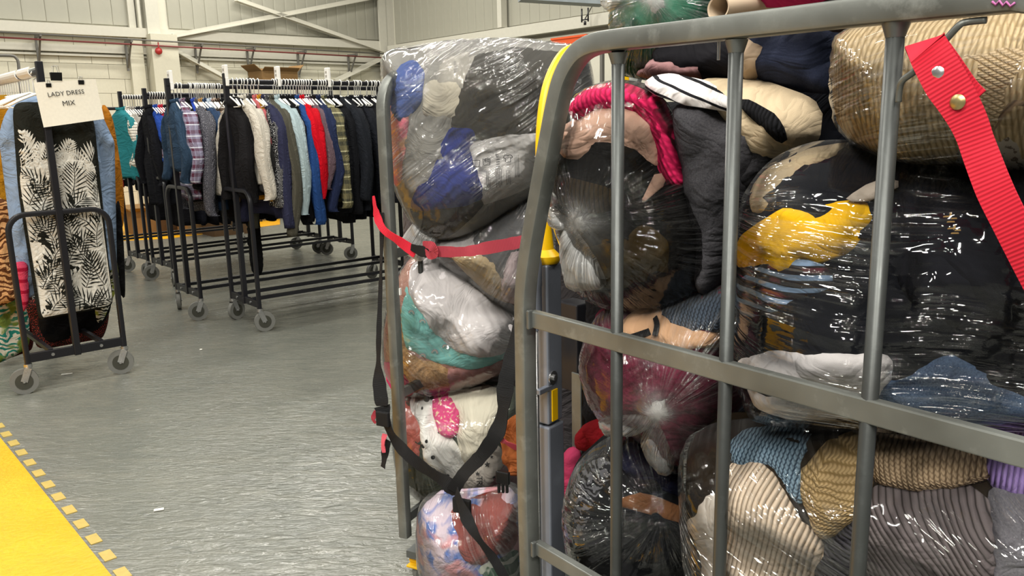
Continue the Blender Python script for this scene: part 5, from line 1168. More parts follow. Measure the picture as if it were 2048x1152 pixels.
bag_set(dict(cage=2, D=.25, T=.15, R=.15, seed=6,
 poly=[(788, 812), (830, 785), (870, 770), (960, 768), (1010, 775), (1045, 800), (1048, 960), (1010, 990), (940, 1000), (880, 998), (838, 985), (800, 945), (785, 880)],
 items=[
  ('tracksuit', 'dark green and grey bottoms lining the third bag of the rear cage', 'trousers', [(800, 850), (1000, 800), (1040, 950), (1000, 985), (900, 994), (845, 982), (808, 940)], F_('#4c5248'), dict(lay=-2, fold=.006)),
  ('salmon_blouse', 'salmon pink crumpled top at the left of the third bag', 'top', [(788, 822), (822, 800), (850, 850), (845, 900), (832, 918), (800, 905), (788, 870)], F_('#bf6a60'), dict(T=.015, fold=.009)),
  ('mauve_leggings', 'dusty mauve leggings at the bottom of the third bag', 'leggings', [(900, 965), (1000, 920), (1044, 925), (1038, 975), (980, 990), (905, 994)], F_('#9d6f74'), dict(T=.012)),
  ('vest', 'cream white cotton vest over the top of the third bag', 'vest', [(882, 778), (960, 772), (1003, 782), (1000, 830), (982, 880), (965, 905), (930, 925), (918, 880), (914, 820)], F_('#ece5d2'), dict(T=.03, R=.05, fold=.005, fang=75, fwl=.06)),
  ('star_t_shirt', 'white t-shirt with black stars at the lower right of the third bag', 't-shirt', [(938, 915), (985, 880), (1010, 900), (1005, 940), (975, 975), (930, 982), (922, 950)], F_('#cfc6bd'), dict(T=.012, fold=.002, lay=5, sub=prints3('stars'))),
  ('spotted_babygrow', 'white babygrow with black spots in the third bag', 'babygrow', [(826, 796), (850, 784), (868, 802), (862, 838), (872, 872), (905, 882), (932, 925), (930, 965), (905, 962), (866, 930), (848, 905), (842, 850), (824, 822)], F_('#eceae6', 'dots', '#1c1c1e', 1.25), dict(T=.018, fold=.005, lay=6)),
  ('hot_pink_blouse', 'hot pink top in the centre of the third bag', 'top', [(872, 790), (900, 784), (914, 808), (918, 850), (906, 872), (885, 866), (872, 830)], F_('#dc4d84', 'speckle', '#e9c7a8', 2), dict(T=.016, lay=7, fold=.006)),
 ],
 film=dict(label='clear bag with the black spotted babygrow, third down in the rear cage', flow=('r', 840, 790), k=8, lift=.035, mat=film_mat('mid_film', .01, .08, .09, bump=.6))))
bag_set(dict(cage=2, D=.02, T=.14, R=.15, seed=7, clear=-.17,
 poly=[(842, 1005), (870, 990), (960, 985), (1040, 985), (1050, 1170), (950, 1190), (862, 1165), (835, 1120), (832, 1050)],
 items=[
  ('fleece_blanket', 'blue pink and white tie-dye fleece in the lowest bag of the rear cage', 'blanket', [(845, 1008), (900, 996), (960, 1000), (1040, 1060), (1040, 1165), (950, 1180), (866, 1160), (838, 1105)], F_('#4f6fb5', 'blotch', '#c9b9c6', .9, '#c98f95'), dict(T=.012, fold=.004)),
  ('sweatshirt', 'terracotta sweatshirt balled up in the lowest bag of the rear cage', 'sweatshirt', [(906, 1008), (955, 995), (1030, 998), (1034, 1085), (995, 1108), (962, 1128), (925, 1112), (908, 1060)], F_('#94443c'), dict(T=.045, R=.06, fold=.006, fang=70)),
  ('leaf_print_blouse', 'green and white leaf print top at the foot of the rear cage', 'top', [(960, 1125), (1000, 1102), (1036, 1088), (1040, 1160), (975, 1160)], F_('#2f5e45', 'leaf', '#cfd6c9', 1.6), dict(T=.02)),
 ],
 film=dict(label='lowest clear bag of the rear cage, standing on the yellow tray', flow=('d', 110), k=7, lift=.03)))
# dark filling further back in the rear cage
bag_set(dict(cage=2, D=.52, T=.12, R=.15, seed=8, poly=[(825, 260), (1150, 240), (1160, 600), (1130, 960), (850, 960), (825, 760)],
 items=[('blanket', 'grey blanket stuffed behind the bags of the rear cage', 'blanket', [(835, 280), (1140, 260), (1150, 600), (1110, 900), (860, 900), (830, 740)], F_('#5a5557'), dict(step=.03, T=.02))]))
# child clothes seen between the mast and the front frame
for (nm, lab, cat, poly, c) in [('pink_blouse', 'coral pink top seen between the mast and the front upright', 'top', [(1062, 880), (1100, 900), (1100, 960), (1070, 970), (1060, 920)], '#c45866'), ('green_leggings', 'green leggings seen low between the mast and the front upright', 'leggings', [(1062, 960), (1098, 950), (1098, 1030), (1066, 1030)], '#38553f'), ('orange_blouse', 'burnt orange top behind the front upright at mid height', 'top', [(1010, 850), (1048, 830), (1052, 930), (1030, 950), (1012, 900)], '#b5683a'), ('aqua_blouse', 'aqua top glimpsed left of the mast', 'top', [(1066, 690), (1090, 680), (1092, 730), (1070, 735)], '#5fa8a8'),
    ('pink_leggings', 'bright pink leggings low behind the mast', 'leggings', [(1125, 920), (1160, 910), (1165, 1090), (1125, 1075)], '#b23a5e'), ('crimson_jumper', 'deep crimson jumper in the dark behind the maroon bag', 'jumper', [(1168, 850), (1250, 830), (1250, 890), (1170, 900)], '#7a0f18')]:
    puff(nm, P0.off(.44), poly, F_(c), T=.03, R=.03, label=lab, cat=cat, fold=.008, seed=len(nm))

# straps across the rear cage
es = empty('strap_harness', tuple(Q0.at(900, 985, .05)), 'black webbing harness crossing in a Y over the rear cage bags', 'strap')
def rib(name, px, widths, mat, parent=None, pl=Q0, wob=.004, seed=0):
    """px: (x, y, h) photo pixels, h metres in front of the open face"""
    pts = spline([pl.at(x, y, h) for x, y, h in px], 6); n = len(pts); ws = np.interp(np.linspace(0, 1, n), np.linspace(0, 1, len(widths)), widths)
    rr = random.Random(seed); nr = [pl.N + pl.U * .5 * math.sin(i * .5 + seed) for i in range(n)]; ws = [w_ * (1 + rr.uniform(-.08, .08)) for w_ in ws]
    return ribbon(name, pts, .02, mat, nr, parent, widths=ws)
rib('webbing', [(764, 425, .02), (763, 500, .03), (760, 600, .04), (757, 700, .05), (758, 760, .06), (764, 812, .07)], [.012, .014, .012, .018, .040, .044], WEBK, es, seed=1)
rib('webbing', [(764, 812, .07), (782, 868, .07), (818, 912, .075), (862, 945, .08), (896, 968, .08), (912, 990, .075)], [.044, .040, .036, .038, .042, .046], WEBK, es, seed=2)
rib('webbing', [(1034, 640, -.03), (1022, 700, .0), (1010, 780, .03), (1000, 850, .05), (968, 905, .07), (930, 945, .08), (905, 982, .085)], [.02, .03, .046, .046, .040, .036, .036], WEBK, es, seed=3)
rib('webbing', [(912, 985, .10), (930, 1030, .15), (955, 1075, .175), (985, 1115, .18), (1012, 1160, .18)], [.044, .036, .028, .026, .026], WEBK, es, seed=4)
o = MB().box(Q0.at(924, 1012, .095), .028, .006, .022, (Q0.U, Q0.N, Z3)).build('stitched_patch', WEBK, es, bevel=.003)
o = MB().box(Q0.at(766, 838, .08), .022, .006, .022, (Q0.U, Q0.N, Z3)).build('stitched_patch', WEBK, es, bevel=.003)
ebk = empty('buckle', tuple(Q0.at(1005, 985, .02)), 'black plastic release buckle hanging beside the front upright', 'buckle')
m = MB(); m.box(Q0.at(1006, 955, .03), .020, .007, .018, (Q0.U, Q0.N, Z3)); m.build('housing', plain('buckle_black', '#111113', .35), ebk, bevel=.003)
for k in (-1, 0, 1): MB().box(Q0.at(1006 + 8 * k, 976, .03), .0035, .004, .014, (Q0.U, Q0.N, Z3)).build('prong', plain('buckle_black', '#111113', .35), ebk, bevel=.001)
o = rib('strap_end', [(776, 880, .06), (770, 905, .065), (766, 935, .065)], [.02, .024, .018], WEBK, seed=6); tag(o, 'loose black strap end hanging left of the rear cage bags', 'strap')
o = rib('strap_end', [(752, 822, .07), (746, 838, .07), (752, 846, .07)], [.012, .016, .008], WEBF, seed=7); tag(o, 'frayed red strap scrap at the left edge of the rear cage', 'strap')
o = rib('strap_end', [(770, 868, .075), (766, 885, .08), (768, 905, .08)], [.014, .018, .010], WEBP, seed=8); tag(o, 'short red strap scrap over the loose black strap end', 'strap')
er = empty('red_strap', tuple(Q0.at(845, 500, .05)), 'faded red webbing strap tied across the rear cage with a black joiner', 'strap')
rib('webbing', [(747, 392, .02), (752, 425, .035), (766, 458, .05), (795, 480, .06), (832, 506, .065)], [.006, .026, .020, .026, .030], WEBR, er, seed=9)
rib('joiner', [(822, 494, .07), (845, 503, .075), (868, 505, .075), (892, 503, .07)], [.018, .03, .028, .016], WEBK, er, seed=10)
rib('webbing', [(858, 500, .08), (880, 503, .075), (930, 503, .065), (985, 494, .05), (1045, 483, .01), (1090, 474, -.05)], [.014, .030, .026, .032, .034, .034], WEBF, er, seed=11)
rib('knot_loop', [(846, 488, .07), (862, 492, .085), (872, 505, .085), (860, 512, .08), (850, 500, .075)], [.014, .026, .022, .018, .01], WEBF, er, seed=12)
o = rib('strap_end', [(992, 868, .02), (1004, 880, .04), (1018, 888, .03), (1045, 902, -.02)], [.012, .018, .015, .014], WEBP, seed=13); tag(o, 'pink strap loop showing left of the front upright', 'strap')

# ------------------------------------------------------------------ bags in the front cage, far ones first
K = '#0d0d10'
# background filling
for (nm, lab, cat, poly, mt, D) in [
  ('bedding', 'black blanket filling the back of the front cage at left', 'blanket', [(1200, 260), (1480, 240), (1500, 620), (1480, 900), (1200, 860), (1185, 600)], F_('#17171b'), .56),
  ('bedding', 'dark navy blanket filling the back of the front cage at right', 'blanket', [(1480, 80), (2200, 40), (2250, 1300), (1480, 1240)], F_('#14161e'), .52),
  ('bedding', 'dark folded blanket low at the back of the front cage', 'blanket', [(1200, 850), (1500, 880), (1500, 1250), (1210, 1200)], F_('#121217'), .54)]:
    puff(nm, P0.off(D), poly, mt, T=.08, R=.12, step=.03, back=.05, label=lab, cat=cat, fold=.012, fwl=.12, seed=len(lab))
bag_set(dict(D=.34, T=.12, R=.14, seed=11,
 poly=[(1490, 60), (1560, 50), (1680, 40), (1690, 190), (1640, 215), (1560, 200), (1430, 175), (1300, 160), (1310, 90), (1400, 80)],
 items=[('jeans', 'slate blue jeans behind the leopard print top, under the top rail', 'jeans', [(1500, 70), (1600, 60), (1670, 60), (1680, 170), (1600, 180), (1520, 165)], F_('#2d3244', 'denim', '#23283a'), dict(T=.02)),
   ('black_coat', 'black coat under the green bag behind the second rod', 'coat', [(1320, 90), (1480, 70), (1510, 160), (1440, 170), (1340, 150)], F_('#17161a'), dict(T=.02)),
   ('leopard_blouse', 'leopard print top beside the second rod under the top rail', 'top', [(1478, 88), (1525, 80), (1538, 110), (1520, 150), (1490, 165), (1478, 130)], F_('#b7a189', 'leopard', '#33201f', 1.1), dict(T=.02)),
   ('pink_pyjamas', 'dusty pink pyjamas squashed beneath the green bag', 'pyjamas', [(1278, 150), (1300, 125), (1345, 118), (1370, 130), (1405, 122), (1415, 140), (1408, 160), (1340, 162)], F_('#a77f80'), dict(T=.03, fold=.01))]))
bag_set(dict(D=.34, T=.13, R=.14, seed=12,
 poly=[(1225, 20), (1245, -30), (1330, -70), (1450, -60), (1470, 60), (1440, 130), (1380, 160), (1290, 160), (1235, 140), (1222, 80)],
 items=[('green_hoodie', 'emerald green hoodie in the bag above the top rail', 'hoodie', [(1250, 0), (1330, -40), (1430, -40), (1450, 60), (1400, 110), (1340, 130), (1260, 150), (1240, 90)], F_('#1f6a50'), dict(T=.03, fold=.006, fang=80)),
   ('navy_blouse', 'navy and white striped top in the green bag above the rail', 'top', [(1290, 30), (1325, 10), (1350, 60), (1345, 150), (1300, 150), (1300, 100)], F_('#1c2a3c', 'widestripes', '#aab6c0', .5), dict(T=.02)),
   ('black_leggings', 'black leggings low in the green bag behind the top rail', 'leggings', [(1350, 90), (1420, 60), (1440, 130), (1400, 155), (1350, 150)], F_('#191a1f'), dict(T=.02))],
 knot=(1318, 8), kr=.014, film=dict(label='clear bag with the green hoodie, tied in a knot above the top rail', k=9, wr=.009, lift=.03, mat=film_mat('knot_film', .012, .22, .08)),
 tails=[([(1318, 8), (1260, -10), (1215, -20), (1205, 10), (1235, 30), (1285, 22)], dict(haze=.2))]))
# rolled tube over the rail
TUB = plain('cream_card', '#cdb9a0', .5, 0, .4, .1, 14, .12); et0 = P0.off(.14)
t0_, t1_ = et0.at(1436, 16), P0.off(.50).at(1700, -22)
tb = empty('cardboard_tube', tuple(t0_), 'cream rolled tube with open dark end lying above the top rail', 'tube')
dt = (t1_ - t0_) / np.linalg.norm(t1_ - t0_); a_ = np.cross(dt, Z3); a_ /= np.linalg.norm(a_); b_ = np.cross(a_, dt); n = 28; vs = []; rr = [(.0165, 0), (.0185, .001), (.0185, .5), (.0165, .5), (.0165, .5), (.0160, .01)]
m = MB(); prof_ = [(.0165, .001), (.0190, 0), (.0190, .42), (.0165, .42)]
for (r_, h_) in prof_:
    for j in range(n):
        t = 2 * math.pi * j / n; q = r_ * (1 + .08 * math.sin(2 * t + .7)); vs.append(t0_ + dt * h_ + a_ * q * math.cos(t) + b_ * q * math.sin(t))
m.add(vs, [(i * n + j, i * n + (j + 1) % n, ((i + 1) % 4) * n + (j + 1) % n, ((i + 1) % 4) * n + j) for i in range(4) for j in range(n)]); m.build('tube_wall', TUB, tb, 'auto')
puff('pink_cushion', P0.off(.24), [(1480, -30), (1620, -40), (1660, -5), (1600, 12), (1500, 14), (1470, 0)], F_('#b3245c'), T=.05, R=.06, label='magenta cloth lying behind the cream tube above the rail', cat='cloth')
puff('dark_bundle', P0.off(.30), [(1600, -60), (2150, -90), (2180, 30), (1900, 50), (1650, 60)], F_('#2a2326'), T=.06, R=.08, step=.03, label='dark bundle behind the top rail at upper right', cat='clothes')
# striped sweatshirt and marl joggers
bag_set(dict(D=.28, T=.12, R=.12, seed=13,
 poly=[(1290, 175), (1330, 148), (1420, 150), (1520, 160), (1600, 175), (1645, 230), (1640, 290), (1580, 320), (1530, 400), (1440, 600), (1380, 560), (1330, 350)],
 items=[('marl_joggers', 'dark grey marl joggers squashed between the pink bag and the second rod', 'joggers', [(1345, 225), (1400, 212), (1450, 240), (1520, 260), (1520, 380), (1480, 440), (1450, 560), (1400, 590), (1380, 480), (1360, 340)], F_('#454447', 'marl', '#333236'), dict(T=.04, R=.05, fold=.008, fang=70, lay=-3)),
   ('grey_sleeve_blouse', 'charcoal marl top right of the second rod below the cream hoodie', 'top', [(1470, 235), (1540, 270), (1545, 330), (1500, 380), (1465, 360)], F_('#3c3b3e', 'marl', '#2e2d30'), dict(T=.03, lay=-2)),
   ('cream_hoodie', 'cream sweatshirt with a black stripe folded behind the second rod', 'sweatshirt', [(1400, 162), (1500, 158), (1570, 172), (1625, 205), (1642, 250), (1630, 285), (1585, 300), (1555, 318), (1500, 300), (1450, 230)], F_('#cdb99a'), dict(T=.04, R=.06, fold=.009, fang=140, fwl=.05)),
   ('ribbed_scarf', 'black ribbed hem lying in the fold of the cream sweatshirt', 'hem', [(1490, 198), (1520, 205), (1560, 240), (1580, 275), (1568, 285), (1525, 250), (1488, 215)], F_('#17171a', 'rib', '#0a0a0b', .7), dict(T=.014, lay=22)),
   ('striped_t_shirt', 'white t-shirt with thin black stripes above the grey joggers', 't-shirt', [(1302, 165), (1330, 150), (1390, 152), (1440, 178), (1475, 205), (1470, 222), (1400, 212), (1350, 200), (1312, 188)], F_('#d5d0ce', 'stripes', '#1b1b1f', .95), dict(T=.025, R=.03, fold=.005, fang=160, uvang=-24, lay=12))]))
# black and pink bag
bag_set(dict(D=.17, T=.145, R=.19, seed=14, lump=.012, dips=[(1166, 440, .05, .012)],
 poly=[(1150, 190), (1200, 165), (1255, 160), (1310, 178), (1352, 240), (1388, 330), (1430, 400), (1446, 470), (1440, 540), (1390, 590), (1320, 618), (1250, 622), (1190, 605), (1152, 570), (1128, 500), (1102, 410), (1098, 330), (1118, 250)],
 items=[('padded_coat', 'glossy black padded coat filling the pink bag', 'coat', [(1165, 210), (1250, 185), (1310, 210), (1350, 290), (1395, 380), (1438, 460), (1430, 535), (1385, 582), (1310, 610), (1240, 612), (1180, 590), (1145, 540), (1110, 420), (1106, 330), (1125, 260)], F_('#0f0e0d'), dict(T=.012, R=.05, fold=.005, fang=5, fwl=.05, lay=-2)),
   ('olive_trousers', 'dark olive trousers low behind the first rod in the pink bag', 'trousers', [(1290, 450), (1340, 500), (1330, 560), (1270, 570), (1180, 560), (1160, 500), (1230, 480)], F_('#33270f'), dict(T=.006, fold=.005, lay=4)),
   ('brown_jumper', 'brown ribbed jumper around the knot of the pink bag', 'jumper', [(1110, 350), (1160, 360), (1230, 380), (1235, 420), (1180, 425), (1130, 420), (1108, 390)], F_('#2d220f', 'rib', '#150f08'), dict(T=.006, fold=.003, lay=4)),
   ('pink_knit', 'raspberry pink knitted jumper curving over the top of the black bag', 'jumper', [(1152, 196), (1200, 172), (1255, 168), (1308, 186), (1348, 248), (1380, 320), (1392, 360), (1385, 376), (1350, 372), (1324, 352), (1318, 300), (1296, 248), (1262, 222), (1205, 226), (1158, 240), (1140, 220)], F_('#cf2559', 'cable', '#96153d', .7), dict(T=.03, R=.03, fold=.004, fang=60, uvang=30, lay=6)),
   ('blush_blouse', 'pale blush satin top under the pink knitted jumper', 'top', [(1116, 262), (1160, 240), (1210, 222), (1250, 212), (1284, 226), (1300, 262), (1318, 302), (1318, 332), (1290, 300), (1240, 268), (1190, 280), (1150, 308), (1128, 318)], F_('#e3b9a4'), dict(T=.018, fold=.006, fang=30, lay=7)),
   ('blush_blouse', 'blush pointed hem hanging in the middle of the pink bag', 'top', [(1312, 345), (1330, 350), (1326, 372), (1310, 385), (1286, 404), (1300, 370)], F_('#e3b9a4'), dict(T=.010, lay=8))],
 knot=(1168, 440), kr=.008, film=dict(label='clear bag with pink knit over black clothes, knotted at left in the front cage', k=9, wr=.006, lift=.018, mat=film_mat('glossy_film', .002, .05, .055, bump=1.1)),
 tails=[([(1168, 440), (1186, 470), (1222, 500), (1236, 548), (1190, 560), (1142, 576), (1130, 540), (1138, 490), (1150, 455)], dict(haze=.30, k=11)), ([(1168, 440), (1140, 448), (1108, 446), (1096, 428), (1106, 410), (1140, 418)], dict(haze=.16))]))
# maroon bag
def blackband(ob, pl, hf, h0):
    q = [pl.uvh([p], hf)[0] for p in [(1243, 672), (1262, 667), (1285, 660), (1308, 652)]]; pts = [pl.P(a[0], a[1], float(hf(np.array([a]))[0]) + h0 + .024) for a in q]
    ribbon('black_band', spline(pts, 5), .011, WEBK, pl.N, ob)
    q = [pl.uvh([p], hf)[0] for p in [(1318, 625), (1322, 640), (1318, 660)]]; pts = [pl.P(a[0], a[1], float(hf(np.array([a]))[0]) + h0 + .024) for a in q]
    ribbon('black_band', spline(pts, 5), .009, WEBK, pl.N, ob)
bag_set(dict(D=.19, T=.13, R=.16, seed=15, dips=[(1325, 808, .06, .02)],
 poly=[(1195, 630), (1240, 615), (1320, 608), (1440, 570), (1490, 600), (1500, 760), (1480, 820), (1430, 850), (1390, 915), (1360, 935), (1315, 905), (1270, 860), (1210, 835), (1172, 770), (1162, 700)],
 items=[('maroon_fleece', 'maroon fleece filling the bag behind the middle rail', 'fleece', [(1190, 640), (1300, 650), (1440, 680), (1492, 700), (1490, 780), (1470, 818), (1420, 850), (1385, 905), (1360, 925), (1320, 900), (1275, 855), (1215, 828), (1178, 770), (1168, 700)], F_('#6a1e38', 'fleece', '#531529'), dict(T=.01, fold=.006, fang=10, lay=-2)),
   ('blue_grey_knit', 'blue grey chunky knit above the peach top', 'jumper', [(1300, 622), (1370, 600), (1440, 572), (1480, 600), (1480, 660), (1420, 672), (1360, 660), (1312, 640)], F_('#4a5666', 'chunky', '#20262f', .6), dict(T=.02, R=.03, lay=-1)),
   ('peach_blouse', 'peach top with a black strap across it, behind the middle rail', 'top', [(1240, 655), (1262, 630), (1305, 618), (1340, 635), (1400, 655), (1452, 660), (1452, 690), (1400, 698), (1350, 700), (1290, 680), (1246, 668)], F_('#cda27e'), dict(T=.025, R=.03, fold=.006, fang=0, lay=3, sub=blackband))],
 knot=(1326, 806), kr=.013, film=dict(label='clear bag with maroon fleece, knotted in front, behind the middle rail', k=10, wr=.008, lift=.03, mat=film_mat('knot_film', .012, .22, .08)),
 tails=[([(1326, 806), (1290, 800), (1230, 808), (1205, 835), (1208, 858), (1222, 868), (1262, 852), (1300, 830)], dict(haze=.16, k=11)), ([(1326, 806), (1300, 850), (1305, 900), (1340, 925), (1362, 900), (1352, 850)], dict(haze=.06))]))
# glossy black bag, lower left
bag_set(dict(D=.19, T=.15, R=.19, seed=16,
 poly=[(1165, 915), (1215, 875), (1270, 858), (1330, 885), (1400, 930), (1450, 990), (1450, 1110), (1400, 1200), (1300, 1240), (1200, 1210), (1150, 1120), (1130, 1020), (1138, 960)],
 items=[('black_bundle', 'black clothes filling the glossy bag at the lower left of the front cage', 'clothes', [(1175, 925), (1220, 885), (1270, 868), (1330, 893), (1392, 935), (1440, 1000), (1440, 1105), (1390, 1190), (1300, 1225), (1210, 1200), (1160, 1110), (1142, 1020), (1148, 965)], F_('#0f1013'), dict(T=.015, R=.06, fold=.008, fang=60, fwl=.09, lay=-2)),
   ('navy_jumper', 'dark navy jumper at the top of the glossy black bag', 'jumper', [(1240, 890), (1290, 880), (1370, 930), (1420, 980), (1360, 985), (1290, 960), (1240, 930)], F_('#14162a'), dict(T=.01, lay=5)),
   ('herringbone_jacket', 'black and grey herringbone jacket at the left of the glossy black bag', 'jacket', [(1172, 935), (1210, 910), (1236, 935), (1205, 985), (1180, 1040), (1160, 1080), (1145, 1030), (1148, 970)], F_('#18181b', 'leaf', '#5b5b60', .45), dict(T=.006, lay=5)),
   ('tan_belt', 'tan strip of cloth in the glossy black bag', 'belt', [(1230, 1000), (1262, 985), (1300, 985), (1370, 1010), (1400, 1040), (1360, 1035), (1300, 1005), (1262, 1005)], F_('#6e4a30'), dict(T=.004, lay=8))],
 film=dict(label='glossy clear bag of black clothes at the lower left of the front cage', flow=('r', 1330, 1015), k=5, wr=.010, lift=.02, mat=film_mat('mirror_film', .001, .03, .04, bump=1.2))))
# bottom right bag of knits
bag_set(dict(D=.17, T=.13, R=.14, seed=17,
 poly=[(1368, 900), (1400, 860), (1450, 842), (1560, 836), (1700, 845), (1850, 860), (2000, 880), (2200, 900), (2260, 1400), (1480, 1330), (1400, 1200), (1375, 1080)],
 items=[('brown_bundle', 'brown and black clothes in the rounded corner left of the second rod', 'clothes', [(1375, 905), (1400, 870), (1460, 855), (1600, 850), (1700, 900), (1600, 1150), (1440, 1100), (1400, 1000), (1376, 965)], F_('#231a0f'), dict(T=.012, lay=-3)),
   ('white_t_shirt', 'white t-shirt sleeve left of the ribbed cream jumper', 't-shirt', [(1385, 1012), (1410, 996), (1440, 985), (1475, 1000), (1480, 1200), (1420, 1180), (1395, 1090), (1378, 1035)], F_('#c9c2bb'), dict(T=.025, R=.03, fold=.006, fang=80, lay=0)),
   ('blue_knit', 'blue and white chunky knitted blanket with cream cord', 'blanket', [(1458, 880), (1500, 862), (1580, 856), (1640, 858), (1625, 900), (1605, 950), (1605, 1010), (1580, 990), (1540, 930), (1500, 940), (1460, 930)], F_('#7f98ab', 'chunky', '#26384a', .55), dict(T=.02, R=.03, fold=.006, lay=1)),
   ('ruffle_cardigan', 'golden beige ruffled knitted cardigan behind the third rod', 'cardigan', [(1602, 935), (1632, 890), (1680, 865), (1740, 860), (1750, 950), (1730, 1010), (1700, 1045), (1660, 1070), (1630, 1060), (1605, 1000)], F_('#b89d72', 'knit', '#7d6640', 1.2), dict(T=.03, R=.03, fold=.011, fang=80, fwl=.03, uvang=90, lay=2)),
   ('oat_jumper', 'oatmeal knitted jumper right of the third rod under the middle rail', 'jumper', [(1740, 880), (1790, 864), (1870, 880), (1960, 910), (1985, 940), (1940, 960), (1880, 975), (1810, 985), (1745, 960)], F_('#bda486', 'knit', '#6e5a45', 1.1), dict(T=.03, R=.04, fold=.005, uvang=20, lay=3)),
   ('lilac_jumper', 'lilac ribbed jumper at the right edge of the picture', 'jumper', [(1975, 900), (2150, 900), (2150, 1020), (2040, 1000), (1985, 965)], F_('#8f78b2', 'rib', '#6c5690', .8), dict(T=.025, lay=3)),
   ('slate_ribbed', 'dark slate ribbed jumper left of the third rod at the bottom', 'jumper', [(1650, 1075), (1700, 1030), (1745, 990), (1760, 1250), (1620, 1250), (1632, 1130)], F_('#3b3940', 'rib', '#211f26', .85), dict(T=.02, R=.03, uvang=70, lay=4)),
   ('grey_ribbed', 'grey brown ribbed jumper with wide ribs at the bottom of the front cage', 'jumper', [(1735, 975), (1810, 975), (1880, 965), (1940, 975), (1985, 1020), (2010, 1130), (2020, 1260), (1740, 1260), (1725, 1100)], F_('#71686a', 'rib', '#3a3433', .9), dict(T=.035, R=.05, fold=.005, fang=120, uvang=40, lay=5)),
   ('light_grey_blouse', 'light grey sweatshirt at the bottom right corner', 'sweatshirt', [(1980, 985), (2150, 990), (2160, 1270), (2010, 1260), (1985, 1120)], F_('#77757c', 'marl', '#64626a'), dict(T=.03, fold=.007, fang=100, lay=4)),
   ('cream_ribbed', 'cream ribbed knitted jumper in front at the bottom of the front cage', 'jumper', [(1445, 985), (1455, 940), (1490, 922), (1530, 928), (1560, 960), (1590, 1010), (1650, 1075), (1640, 1130), (1620, 1250), (1445, 1250), (1436, 1120)], F_('#d3c0ab', 'rib', '#8c7863', .85), dict(T=.045, R=.05, fold=.004, fang=60, uvang=-8, lay=5))],
 film=dict(label='large clear bag of beige and grey knitwear at the bottom of the front cage', flow=('d', -28), k=8, wr=.006, lift=.045, mat=film_mat('knit_film', .004, .08, .07, bump=.8))))
